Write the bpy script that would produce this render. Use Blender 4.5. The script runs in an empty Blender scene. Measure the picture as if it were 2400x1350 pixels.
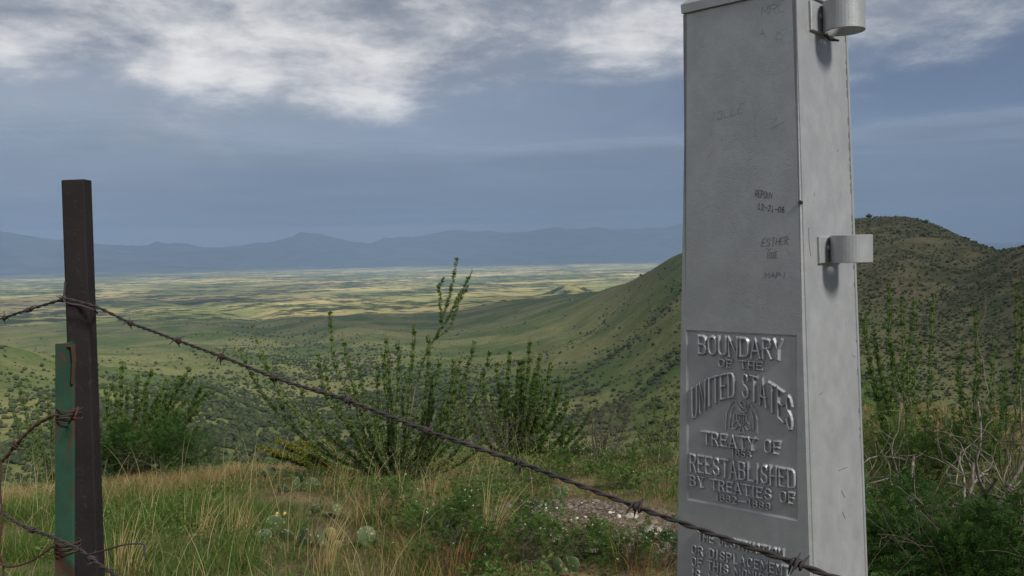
import bpy, math, random
import numpy as np
from mathutils import Vector
random.seed(7); RNG = np.random.default_rng(11)
SC = bpy.context.scene
COL = SC.collection

# ---------------------------------------------------------------- camera
F = 2092.0; EYE = 1.55
PITCH = math.atan(77 / F); ROLL = 0.020
_f = np.array([0, math.cos(PITCH), -math.sin(PITCH)]); _r0 = np.array([1., 0, 0]); _u0 = np.cross(_r0, _f)
CR = math.cos(ROLL) * _r0 - math.sin(ROLL) * _u0
CU = math.sin(ROLL) * _r0 + math.cos(ROLL) * _u0
cam_d = bpy.data.cameras.new('camera'); cam = bpy.data.objects.new('camera', cam_d); COL.objects.link(cam)
cam_d.sensor_width = 36; cam_d.lens = 36 * F / 2400; cam_d.clip_start = 0.05; cam_d.clip_end = 200000
from mathutils import Matrix
cam.matrix_world = Matrix(((CR[0], CU[0], -_f[0], 0), (CR[1], CU[1], -_f[1], 0), (CR[2], CU[2], -_f[2], EYE), (0, 0, 0, 1)))
SC.camera = cam

# ---------------------------------------------------------------- light and exposure
SUN_AZ = math.atan2(0.69, -0.72)          # clockwise from +Y, to the right and behind
SUN_EL = math.radians(40)
SUND = Vector((math.sin(SUN_AZ) * math.cos(SUN_EL), math.cos(SUN_AZ) * math.cos(SUN_EL), math.sin(SUN_EL)))
sl = bpy.data.lights.new('sun', 'SUN'); sl.energy = 5.0; sl.angle = math.radians(13); sl.color = (1.0, 0.95, 0.86)
so = bpy.data.objects.new('sun', sl); COL.objects.link(so); so.rotation_euler = SUND.to_track_quat('Z', 'Y').to_euler()
SC.view_settings.view_transform = 'Standard'; SC.view_settings.look = 'None'
SC.view_settings.exposure = 0.0; SC.view_settings.gamma = 1.0; SC.view_settings.use_curve_mapping = False
SC.cycles.use_denoising = True
SC.cycles.max_bounces = 8; SC.cycles.transparent_max_bounces = 16; SC.cycles.volume_bounces = 1
SC.cycles.sample_clamp_indirect = 6

class NT:
    def __init__(s, tree): s.t = tree; s.n = tree.nodes; s.l = tree.links
    def new(s, typ, ins=None, **props):
        n = s.n.new(typ)
        for k, v in props.items(): setattr(n, k, v)
        for k, v in (ins or {}).items(): s.set(n, k, v)
        return n
    def set(s, n, k, v):
        sock = n.inputs[k]
        if isinstance(v, bpy.types.NodeSocket): s.l.new(v, sock)
        elif isinstance(v, bpy.types.Node): s.l.new(v.outputs[0], sock)
        else: sock.default_value = v
    def math(s, op, a, b=0.0, c=None, clamp=False):
        n = s.n.new('ShaderNodeMath'); n.operation = op; n.use_clamp = clamp
        s.set(n, 0, a); s.set(n, 1, b)
        if c is not None: s.set(n, 2, c)
        return n.outputs[0]
    def vmath(s, op, a, b=None, scale=None):
        n = s.n.new('ShaderNodeVectorMath'); n.operation = op; s.set(n, 0, a)
        if b is not None: s.set(n, 1, b)
        if scale is not None: s.set(n, 3, scale)
        return n.outputs[0]
    def mix(s, fac, a, b, mode='MIX'):
        n = s.n.new('ShaderNodeMix'); n.data_type = 'RGBA'; n.blend_type = mode
        s.set(n, 0, fac)
        for i, v in ((6, a), (7, b)):
            if isinstance(v, tuple) and len(v) == 3: v = v + (1.0,)
            s.set(n, i, v)
        return n.outputs[2]
    def noise(s, vec, scale, detail=4.0, rough=0.55, dist=0.0, out=0):
        n = s.new('ShaderNodeTexNoise', {'Scale': scale, 'Detail': detail, 'Roughness': rough, 'Distortion': dist})
        if vec is not None: s.set(n, 'Vector', vec)
        return n.outputs[out]
    def ramp(s, v, lo, hi, a=0.0, b=1.0):
        n = s.new('ShaderNodeMapRange', {0: v, 1: lo, 2: hi, 3: a, 4: b}, interpolation_type='SMOOTHSTEP', clamp=True)
        return n.outputs[0]

# world: storm sky - a grey billowed cloud ceiling, dark slate rain curtains low down
W = bpy.data.worlds.new('World'); SC.world = W; W.use_nodes = True
nt = NT(W.node_tree); nt.n.clear()
tc = nt.new('ShaderNodeTexCoord'); gen = tc.outputs['Generated']
sep = nt.new('ShaderNodeSeparateXYZ', {0: gen})
X, Y, Z = sep.outputs
sky = nt.new('ShaderNodeTexSky', sky_type='NISHITA', sun_disc=False, sun_elevation=SUN_EL, sun_rotation=SUN_AZ)
zc = nt.math('MAXIMUM', Z, 0.0)
zd = nt.math('ADD', zc, 0.10)
pl = nt.new('ShaderNodeCombineXYZ', {0: nt.math('DIVIDE', X, zd), 1: nt.math('DIVIDE', Y, zd), 2: nt.math('MULTIPLY', zc, 3.0)})
big = nt.noise(pl, 0.55, 4.0, 0.5, 0.3)
bil = nt.noise(pl, 1.7, 7.0, 0.58, 0.5)
dirv = nt.new('ShaderNodeCombineXYZ', {0: nt.math('MULTIPLY', X, 1.0), 1: nt.math('MULTIPLY', Y, 1.0), 2: nt.math('MULTIPLY', Z, 2.6)})
puf = nt.noise(dirv, 5.5, 10.0, 0.64, 0.15)
# height of the lower edge of the bright ceiling, ragged
edge = nt.math('ADD', Z, nt.math('MULTIPLY', nt.math('SUBTRACT', big, 0.5), 0.22))
edge = nt.math('ADD', edge, nt.math('MULTIPLY', nt.math('SUBTRACT', puf, 0.5), 0.20))
edge = nt.math('SUBTRACT', edge, nt.math('MULTIPLY', X, 0.05))
ceil_f = nt.ramp(edge, 0.135, 0.215)
bright = nt.ramp(nt.math('ADD', nt.math('MULTIPLY', bil, 0.25), nt.math('MULTIPLY', puf, 0.8)), nt.math('ADD', 0.40, nt.math('MULTIPLY', X, 0.10)), nt.math('ADD', 0.74, nt.math('MULTIPLY', X, 0.14)))
K = 10.0
def kc(r, g, b): return (r * K, g * K, b * K, 1.0)
cloud_hi = nt.mix(bright, kc(.23, .25, .30), kc(1.0, .96, .92))
# slate lower sky: paler to one side where the rain thins, streaked
low_side = nt.ramp(X, -0.55, 0.45)
low = nt.mix(low_side, kc(.34, .38, .45), kc(.085, .12, .205))
strk = nt.noise(nt.new('ShaderNodeCombineXYZ', {0: X, 1: Y, 2: nt.math('MULTIPLY', Z, 3.2)}), 2.4, 6.0, 0.55, 0.5)
low = nt.mix(nt.ramp(strk, 0.40, 0.72, 0.0, 0.40), low, kc(.34, .38, .45))
cl = nt.mix(ceil_f, low, cloud_hi)
cover = nt.ramp(bil, 0.10, 0.32, 0.82, 1.0)
col = nt.mix(cover, sky.outputs[0], cl)
bg = nt.new('ShaderNodeBackground', {0: col, 1: 0.1})
wo = nt.new('ShaderNodeOutputWorld', {0: bg})

# ---------------------------------------------------------------- helpers
def ray(px, py):
    d = _f * F + CR * (px - 1200) + CU * (675 - py)
    return d / (d @ _f)
def at(px, py, depth):
    return np.array([0, 0, EYE]) + ray(px, py) * depth
def tag(o, label=None, cat=None, group=None, kind=None):
    if label: o['label'] = label
    if cat: o['category'] = cat
    if group: o['group'] = group
    if kind: o['kind'] = kind
    return o
def empty(name, loc=(0, 0, 0), parent=None):
    o = bpy.data.objects.new(name, None); COL.objects.link(o); o.location = loc; o.empty_display_size = .1
    if parent: o.parent = parent
    return o
def make_mesh(name, V, Fs, mats=(), smooth=False, cols=None, mi=None):
    """V Nx3 ; Fs list of int arrays (M,k)"""
    me = bpy.data.meshes.new(name)
    V = np.asarray(V, dtype=np.float32); Fs = [np.asarray(f, dtype=np.int32) for f in Fs if len(f)]
    me.vertices.add(len(V)); me.vertices.foreach_set('co', V.ravel())
    nl = sum(f.size for f in Fs); npol = sum(len(f) for f in Fs)
    me.loops.add(nl); me.loops.foreach_set('vertex_index', np.concatenate([f.ravel() for f in Fs]))
    me.polygons.add(npol)
    tot = np.concatenate([np.full(len(f), f.shape[1], dtype=np.int32) for f in Fs])
    st = np.concatenate([[0], np.cumsum(tot)[:-1]]).astype(np.int32)
    me.polygons.foreach_set('loop_start', st)
    if mi is not None: me.polygons.foreach_set('material_index', np.asarray(mi, dtype=np.int32))
    me.polygons.foreach_set('use_smooth', np.full(npol, smooth, dtype=bool))
    for m in mats: me.materials.append(m)
    if cols is not None:
        a = me.color_attributes.new('Col', 'FLOAT_COLOR', 'POINT')
        c = np.ones((len(V), 4), dtype=np.float32); c[:, :cols.shape[1]] = cols
        a.data.foreach_set('color', c.ravel())
    me.update(calc_edges=True); me.validate()
    return me
def obj(name, me, parent=None, loc=(0, 0, 0)):
    o = bpy.data.objects.new(name, me); COL.objects.link(o); o.location = loc
    if parent: o.parent = parent
    return o

class MB:
    def __init__(s): s.v = []; s.f = {}; s.n = 0
    def add(s, V, Fa):
        V = np.asarray(V, float); s.v.append(V)
        for f in Fa: s.f.setdefault(len(f), []).append([i + s.n for i in f])
        s.n += len(V)
    def tube(s, P, R, seg=6, cap=True):
        P = np.asarray(P, float); n = len(P); R = np.broadcast_to(np.asarray(R, float), (n,))
        T = np.gradient(P, axis=0); T /= np.linalg.norm(T, axis=1)[:, None] + 1e-12
        a = np.array([0, 0, 1.]) if abs(T[0, 2]) < .9 else np.array([1., 0, 0])
        N = np.cross(T[0], a); N /= np.linalg.norm(N); V = []
        for i in range(n):
            N = N - T[i] * (N @ T[i]); N /= np.linalg.norm(N) + 1e-12; B = np.cross(T[i], N)
            an = np.arange(seg) * 2 * math.pi / seg
            V.append(P[i] + R[i] * (np.cos(an)[:, None] * N + np.sin(an)[:, None] * B))
        V = np.concatenate(V); Fa = []
        for i in range(n - 1):
            for j in range(seg):
                k = (j + 1) % seg; Fa.append((i * seg + j, i * seg + k, (i + 1) * seg + k, (i + 1) * seg + j))
        if cap: Fa.append(tuple(range(seg))[::-1]); Fa.append(tuple(range((n - 1) * seg, n * seg)))
        s.add(V, Fa)
    def box(s, O, ax, ay, az):
        O = np.asarray(O, float); V = [O + i * ax + j * ay + k * az for k in (0, 1) for j in (0, 1) for i in (0, 1)]
        s.add(V, [(0, 2, 3, 1), (4, 5, 7, 6), (0, 1, 5, 4), (2, 6, 7, 3), (0, 4, 6, 2), (1, 3, 7, 5)])
    def ridge(s, P, w, h, nrm, top=.22):
        """raised stroke with sloped sides along a polyline lying on a face with normal nrm"""
        P = np.asarray(P, float); n = len(P); closed = n > 2 and np.allclose(P[0], P[-1])
        if closed: P = P[:-1]; n -= 1
        L = []
        for i in range(n):
            a = P[(i - 1) % n] if (closed or i > 0) else None; b = P[(i + 1) % n] if (closed or i < n - 1) else None
            t1 = (P[i] - a) if a is not None else (b - P[i]); t2 = (b - P[i]) if b is not None else (P[i] - a)
            t1 = t1 / np.linalg.norm(t1); t2 = t2 / np.linalg.norm(t2); t = t1 + t2; t /= np.linalg.norm(t) + 1e-9
            m = np.cross(nrm, t); k = 1 / max(.6, t @ t2); L.append(m * k)
        L = np.array(L); hh = h * (1 + .06 * random.random())
        q = P.copy()
        if not closed:
            d0 = P[0] - P[1]; d0 /= np.linalg.norm(d0); d1 = P[-1] - P[-2]; d1 /= np.linalg.norm(d1)
            q[0] = P[0] + d0 * w * .5; q[-1] = P[-1] + d1 * w * .5
        V = np.concatenate([q + L * w * .5, P * .0 + q * 1 + L * w * .5 * top + nrm * hh, q - L * w * .5 * top + nrm * hh, q - L * w * .5])
        if not closed:
            for k in (1, 2):
                V[k * n] -= d0 * w * .25; V[k * n + n - 1] -= d1 * w * .25
        Fa = []
        for i in range(n if closed else n - 1):
            j = (i + 1) % n
            for k in range(3): Fa.append((k * n + i, k * n + j, (k + 1) * n + j, (k + 1) * n + i))
        if not closed:
            Fa.append((0, n, 2 * n, 3 * n)); e = n - 1; Fa.append((3 * n + e, 2 * n + e, n + e, e))
        s.add(V, Fa)
    def mesh(s, name, mats, smooth=False):
        return make_mesh(name, np.concatenate(s.v), [np.array(f) for f in s.f.values()], mats, smooth)
    def build(s, name, mat, parent=None, smooth=False):
        return obj(name, s.mesh(name, [mat], smooth), parent)

def sstep(x, a, b):
    t = np.clip((x - a) / (b - a), 0, 1); return t * t * (3 - 2 * t)
def _hash(ix, iy, seed):
    h = (ix.astype(np.int64) * 374761393 + iy.astype(np.int64) * 668265263 + seed * 1442695041) & 0x7fffffff
    h = ((h ^ (h >> 13)) * 1274126177) & 0x7fffffff
    return ((h ^ (h >> 16)) & 0xffff) / 65535.0
def vnoise(x, y, seed=0):
    x = np.asarray(x, float); y = np.asarray(y, float); ix = np.floor(x); iy = np.floor(y)
    fx = x - ix; fy = y - iy; fx = fx * fx * fx * (fx * (fx * 6 - 15) + 10); fy = fy * fy * fy * (fy * (fy * 6 - 15) + 10)
    a = _hash(ix, iy, seed); b = _hash(ix + 1, iy, seed); c = _hash(ix, iy + 1, seed); d = _hash(ix + 1, iy + 1, seed)
    return (a * (1 - fx) + b * fx) * (1 - fy) + (c * (1 - fx) + d * fx) * fy
def fbm(x, y, oct=4, seed=0, gain=.5):
    s = 0; a = 1; t = 0
    for i in range(oct):
        s = s + a * vnoise(x * 2 ** i + 17.3 * i, y * 2 ** i - 9.1 * i, seed + i); t += a; a *= gain
    return s / t
def ridged(x, y, oct=4, seed=0):
    s = 0; a = 1; t = 0
    for i in range(oct):
        s = s + a * (1 - np.abs(2 * vnoise(x * 2 ** i + 5.7 * i, y * 2 ** i + 3.3 * i, seed + i) - 1)); t += a; a *= .5
    return s / t

# ---------------------------------------------------------------- materials
def mat(name):
    m = bpy.data.materials.new(name); m.use_nodes = True; t = NT(m.node_tree); t.n.clear()
    return m, t
def finish(t, bsdf): t.new('ShaderNodeOutputMaterial', {0: bsdf})
def pos(t): return t.new('ShaderNodeNewGeometry').outputs['Position']
def objc(t): return t.new('ShaderNodeTexCoord').outputs['Object']
def bump(t, h, strength=.3, dist=.01):
    return t.new('ShaderNodeBump', {'Strength': strength, 'Distance': dist, 'Height': h}).outputs[0]

def leaf_mat(name, c1, c2, scale=6.0, trans=.3, attr=False):
    m, t = mat(name)
    if attr:
        c = t.new('ShaderNodeAttribute', attribute_name='Col').outputs[0]
    else:
        n = t.noise(pos(t), scale, 3, .6); c = t.mix(t.ramp(n, .3, .7), c1, c2)
    d = t.new('ShaderNodeBsdfPrincipled', {'Base Color': c, 'Roughness': .62, 'Specular IOR Level': .1})
    tr = t.new('ShaderNodeBsdfTranslucent', {0: c})
    mx = t.new('ShaderNodeMixShader', {0: trans, 1: d, 2: tr}); finish(t, mx); return m

def rough_mat(name, c1, c2, scale, rough=.8, bscale=None, bstr=.4, bdist=.002, c3=None, thr=(.55, .65), metallic=0.0, spec=.3):
    m, t = mat(name); p = objc(t)
    n = t.noise(p, scale, 5, .6); c = t.mix(t.ramp(n, .35, .65), c1, c2)
    if c3: c = t.mix(t.ramp(t.noise(p, scale * .35, 6, .65), *thr), c, c3)
    b = bump(t, t.noise(p, bscale or scale * 3, 4, .6), bstr, bdist)
    d = t.new('ShaderNodeBsdfPrincipled', {'Base Color': c, 'Roughness': rough, 'Normal': b, 'Metallic': metallic, 'Specular IOR Level': spec}); finish(t, d); return m

# terrain
def ground_mat():
    m, t = mat('ground_litter'); p = pos(t)
    c = t.mix(t.ramp(t.noise(p, 2.2, 5), .35, .65), (.10, .075, .045), (.20, .15, .08))
    c = t.mix(t.ramp(t.noise(p, 45, 3), .5, .7), c, (.055, .05, .028))
    b = bump(t, t.noise(p, 30, 5, .7), .8, .03)
    finish(t, t.new('ShaderNodeBsdfPrincipled', {'Base Color': c, 'Roughness': .95, 'Specular IOR Level': .1, 'Normal': b})); return m
def hill_mat():
    m, t = mat('hillside_grass'); p = pos(t)
    n1 = t.noise(p, 1 / 150., 5, .6, .4); n2 = t.noise(p, 1 / 22., 5, .65); n3 = t.noise(p, 1 / 5., 5, .75)
    c = t.mix(t.ramp(n1, .38, .62), (.078, .116, .034), (.21, .205, .082))
    sx = t.new('ShaderNodeSeparateXYZ', {0: p}).outputs[0]
    c = t.mix(t.ramp(n2, .45, .68, 0, .7), c, (.13, .155, .055))
    c = t.mix(t.ramp(t.math('ADD', sx, t.math('MULTIPLY', t.math('SUBTRACT', n1, .5), 300)), 130, 300, 0, .85), c, t.mix(t.ramp(n2, .4, .64), (.058, .056, .036), (.145, .122, .075)))
    c = t.mix(t.ramp(n3, .48, .68, 0, .72), c, (.05, .06, .022))
    c = t.mix(t.ramp(t.noise(p, 1 / 55., 6, .7), .60, .72, 0, .75), c, (.17, .125, .085))
    b = bump(t, t.noise(p, 1 / 4., 5, .7), .6, 1.2)
    finish(t, t.new('ShaderNodeBsdfPrincipled', {'Base Color': c, 'Roughness': 1, 'Specular IOR Level': .05, 'Normal': b})); return m
def valley_mat():
    m, t = mat('valley_grass'); p = pos(t)
    n1 = t.noise(p, 1 / 1500., 5, .55, .5); n2 = t.noise(p, 1 / 420., 5, .6); n3 = t.noise(p, 1 / 90., 5, .7)
    c = t.mix(t.ramp(n1, .40, .60), (.21, .23, .08), (.52, .43, .19))
    c = t.mix(t.ramp(n2, .46, .66, 0, .6), c, (.16, .185, .07))
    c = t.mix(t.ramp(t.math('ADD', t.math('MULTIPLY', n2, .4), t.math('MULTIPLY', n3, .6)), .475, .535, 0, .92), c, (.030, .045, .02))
    finish(t, t.new('ShaderNodeBsdfPrincipled', {'Base Color': c, 'Roughness': 1, 'Specular IOR Level': .0})); return m
def mountain_mat():
    m, t = mat('mountain_scrub'); p = pos(t)
    c = t.mix(t.ramp(t.noise(p, 1 / 900., 6, .6), .35, .65), (.03, .045, .025), (.17, .15, .10))
    finish(t, t.new('ShaderNodeBsdfPrincipled', {'Base Color': c, 'Roughness': 1, 'Specular IOR Level': .0})); return m

# ---------------------------------------------------------------- terrain height
def ximg(th): return np.where(np.abs(th) < 1.3, 1200 + F * np.tan(np.clip(th, -1.3, 1.3)), np.sign(th) * 9000)
_LR = np.linspace(math.log(10), math.log(60000), 600)
_tab = np.array([(10, -.9), (25, -5.6), (60, -17), (150, -41), (260, -63), (330, -73), (500, -90), (800, -110), (1200, -129), (2000, -158), (3000, -180),
                 (5000, -205), (8000, -216), (14000, -212), (22000, -192), (60000, -150)])
_bz = np.interp(_LR, np.log(_tab[:, 0]), _tab[:, 1])
_k = np.hanning(41); _k /= _k.sum(); _bz = np.convolve(np.pad(_bz, 20, mode='edge'), _k, 'valid')
_hill = np.array([(900, 800, 2300), (1000, 780, 2300), (1100, 757, 2250), (1250, 730, 2100), (1330, 715, 1900), (1400, 696, 1700), (1480, 664, 1450), (1590, 597, 1200), (1700, 560, 1100),
                  (1850, 532, 1050), (2000, 520, 1000), (2060, 518, 980), (2110, 514, 950), (2160, 520, 925), (2200, 534, 900), (2280, 566, 840), (2320, 575, 780), (2400, 580, 680), (2600, 596, 560), (3200, 640, 500)], float)
_HX = np.arange(500, 3600, 5.); _kk = np.hanning(25); _kk /= _kk.sum()
_HY = np.convolve(np.pad(np.interp(_HX, _hill[:, 0], _hill[:, 1]), 12, mode='edge'), _kk, 'valid')
_kk = np.hanning(81); _kk /= _kk.sum(); _HR = np.convolve(np.pad(np.interp(_HX, _hill[:, 0], _hill[:, 2]), 40, mode='edge'), _kk, 'valid')
_mtn = np.array([(-9000, 545), (-1500, 540), (-300, 545), (0, 545), (60, 549), (150, 560), (230, 567), (300, 576), (345, 574), (372, 567), (400, 573), (480, 579), (560, 577), (640, 571), (685, 562),
                 (708, 547), (735, 552), (800, 557), (870, 564), (905, 556), (950, 549), (1050, 544), (1150, 541), (1200, 536), (1270, 528), (1340, 522), (1400, 515), (1450, 520), (1520, 517), (1590, 522),
                 (1800, 530), (2100, 545), (2300, 572), (2450, 575), (3000, 560), (9000, 545)], float)
def xy_at(px, r): th = math.atan((px - 1200) / F); return (r * math.sin(th), r * math.cos(th))
DRAIN = [np.array([xy_at(a, b) for a, b in L]) for L in (
    [(560, 420), (640, 650), (720, 950), (730, 1400), (650, 2200), (560, 3400), (400, 5500)],
    [(1000, 520), (930, 800), (860, 1200), (740, 1500)],
    [(250, 450), (420, 620), (600, 820), (710, 1000)])]
GULLY = [np.array([xy_at(a, b) for a, b in L]) for L in ([(1640, 980), (1560, 900), (1470, 840), (1370, 790), (1230, 740), (1080, 700), (960, 740)], [(1640, 620), (1500, 590), (1380, 560), (1240, 520), (1080, 480)], [(1500, 1300), (1400, 1250), (1280, 1200), (1120, 1150), (960, 1100)], [(20, 700), (180, 660), (330, 600), (450, 560)], [(2330, 800), (2250, 700), (2180, 600), (2120, 480)])]
def seg_dist(x, y, P):
    d = np.full(np.shape(x), 1e9)
    for a, b in zip(P[:-1], P[1:]):
        e = b - a; t = np.clip(((x - a[0]) * e[0] + (y - a[1]) * e[1]) / (e @ e), 0, 1)
        d = np.minimum(d, np.hypot(x - a[0] - t * e[0], y - a[1] - t * e[1]))
    return d
def ground_z(x, y):
    x = np.asarray(x, float); y = np.asarray(y, float)
    r = np.hypot(x, y); th = np.arctan2(x, y); xi = ximg(th)
    a = .0084 + (.0046 - .0084) * sstep(xi, 1500, 2050)
    near = -a * r * r
    far = np.interp(np.log(np.maximum(r, 10)), _LR, _bz)
    w = sstep(r, 14, 55)
    z = near * (1 - w) * (r < 60) + far * w
    z = z + (fbm(x / 1.3, y / 1.3, 3, 3) - .5) * .10 * sstep(r, .5, 3) * (1 - sstep(r, 30, 80))
    hz = 598 - ROLL * (xi - 1200)
    # hill on the right
    R = np.interp(xi, _HX, _HR); ys = np.interp(xi, _HX, _HY)
    zs = EYE - (ys - hz) / F * R
    hw = sstep(xi, 820, 1180) * (1 - sstep(xi, 3500, 7000))
    up = sstep(r, 230, 1.0 * R * 1.0) ; up = np.where(r < R, np.clip((r - 200) / (R - 200), 0, 1) ** 1.25 * .5 + up * .5, 1 - sstep(r, R * 1.0, R * 2.1))
    z = z * (1 - up * hw) + zs * up * hw
    # spur on the left
    z = z + 54 * (1 - sstep(xi, -150, 430)) * np.exp(-((r - 880) / 300) ** 2) * (xi > -6000)
    z = z + 22 * np.exp(-((xi - 330) / 260) ** 2) * np.exp(-((r - 560) / 160) ** 2)
    z = z + 15 * np.exp(-((xi - 460) / 110) ** 2) * np.exp(-((r - 720) / 120) ** 2)
    # small cone hill in the valley
    cx, cy = xy_at(1338, 4300); z = z + 62 * np.exp(-(((x - cx) / 105) ** 2 + ((y - cy) / 200) ** 2))
    am = sstep(r, 180, 700)
    am = am * (1 - .2 * up * hw - .55 * hw * sstep(up, .7, 1))
    z = z + am * (ridged(x / 420, y / 420, 4, 21) - .6) * (26 - 14 * sstep(r, 2500, 6000))
    z = z + sstep(r, 120, 400) * (ridged(x / 110, y / 110, 3, 31) - .6) * 9 * (1 - .8 * sstep(r, 2500, 5000)) * (1 - .6 * hw * sstep(up, .75, 1))
    for P in DRAIN: z = z - 13 * np.exp(-(seg_dist(x, y, P) / 75) ** 2) * sstep(r, 300, 600)
    for P in GULLY: z = z - 5 * np.exp(-(seg_dist(x, y, P) / 22) ** 2) * sstep(r, 300, 500)
    # mountains
    mz = (np.interp(xi, _mtn[:, 0], 598 - ROLL * (np.clip(_mtn[:, 0], -300, 2700) - 1200) - _mtn[:, 1])) / F * 29000
    prof = np.where(r < 29000, sstep(r, 21500, 29000) ** 1.2, 1)
    rg = ridged(x / 3600, y / 3600, 5, 41)
    z = z + prof * (np.maximum(mz, 40) + 170) * (.62 + .38 * rg * np.where(r < 29000, 1.25, .9)) * (1 - .4 * sstep(r, 29000, 36000))
    z = z + sstep(r, 19500, 22500) * 150 * (ridged(x / 1500, y / 1500, 4, 44) - .5)
    return z
def gz(x, y): return float(ground_z(np.array([x]), np.array([y]))[0])
def hit(px, py):
    """point where the line of sight meets the near ground; past the crest the crest itself"""
    d = ray(px, py); best = None
    for s in np.arange(2.0, 18, .05):
        p = np.array([0, 0, EYE]) + d * s; g = gz(p[0], p[1])
        if p[2] <= g: return np.array([p[0], p[1], g])
        if best is None or p[2] - g < best[0]: best = (p[2] - g, np.array([p[0], p[1], g]))
    return best[1]
def depth_of(p): return float((np.asarray(p) - np.array([0, 0, EYE])) @ _f)

az_in = np.radians(np.arange(-37, 37.01, .14)); az_out = np.radians(np.arange(40, 320.1, 4))
AZ = np.concatenate([az_in, az_out]); NA = len(AZ)
RR = np.concatenate([np.linspace(.4, 20, 60), np.geomspace(21, 240, 40), np.geomspace(250, 3000, 200), np.geomspace(3060, 20000, 90), np.geomspace(20300, 39000, 90)])
def sheet(name, i0, i1, m, center=False):
    r = RR[i0:i1]; A, Rr = np.meshgrid(AZ, r); x = Rr * np.sin(A); y = Rr * np.cos(A); z = ground_z(x, y)
    V = np.stack([x, y, z], -1).reshape(-1, 3); n = len(r)
    I = np.arange(n * NA).reshape(n, NA); a = I[:-1]; b = I[1:]
    Q = np.stack([a, np.roll(a, -1, 1), np.roll(b, -1, 1), b], -1).reshape(-1, 4)[:, ::-1]
    Fs = [Q]
    if center:
        V = np.concatenate([V, [[0, 0, 0]]]); c = len(V) - 1
        Fs.append(np.stack([I[0], np.roll(I[0], -1), np.full(NA, c)], -1)[:, ::-1])
    o = obj(name, make_mesh(name, V, Fs, [m], True)); tag(o, kind='structure'); return o
i1 = int(np.searchsorted(RR, 30)); i2 = int(np.searchsorted(RR, 2900)); i3 = int(np.searchsorted(RR, 21000))
M_hill = hill_mat()
sheet('ground', 0, i1 + 1, ground_mat(), True)
sheet('hillside', i1, i2 + 1, M_hill)
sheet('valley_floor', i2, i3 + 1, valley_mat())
sheet('mountain_range', i3, len(RR), mountain_mat())

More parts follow.
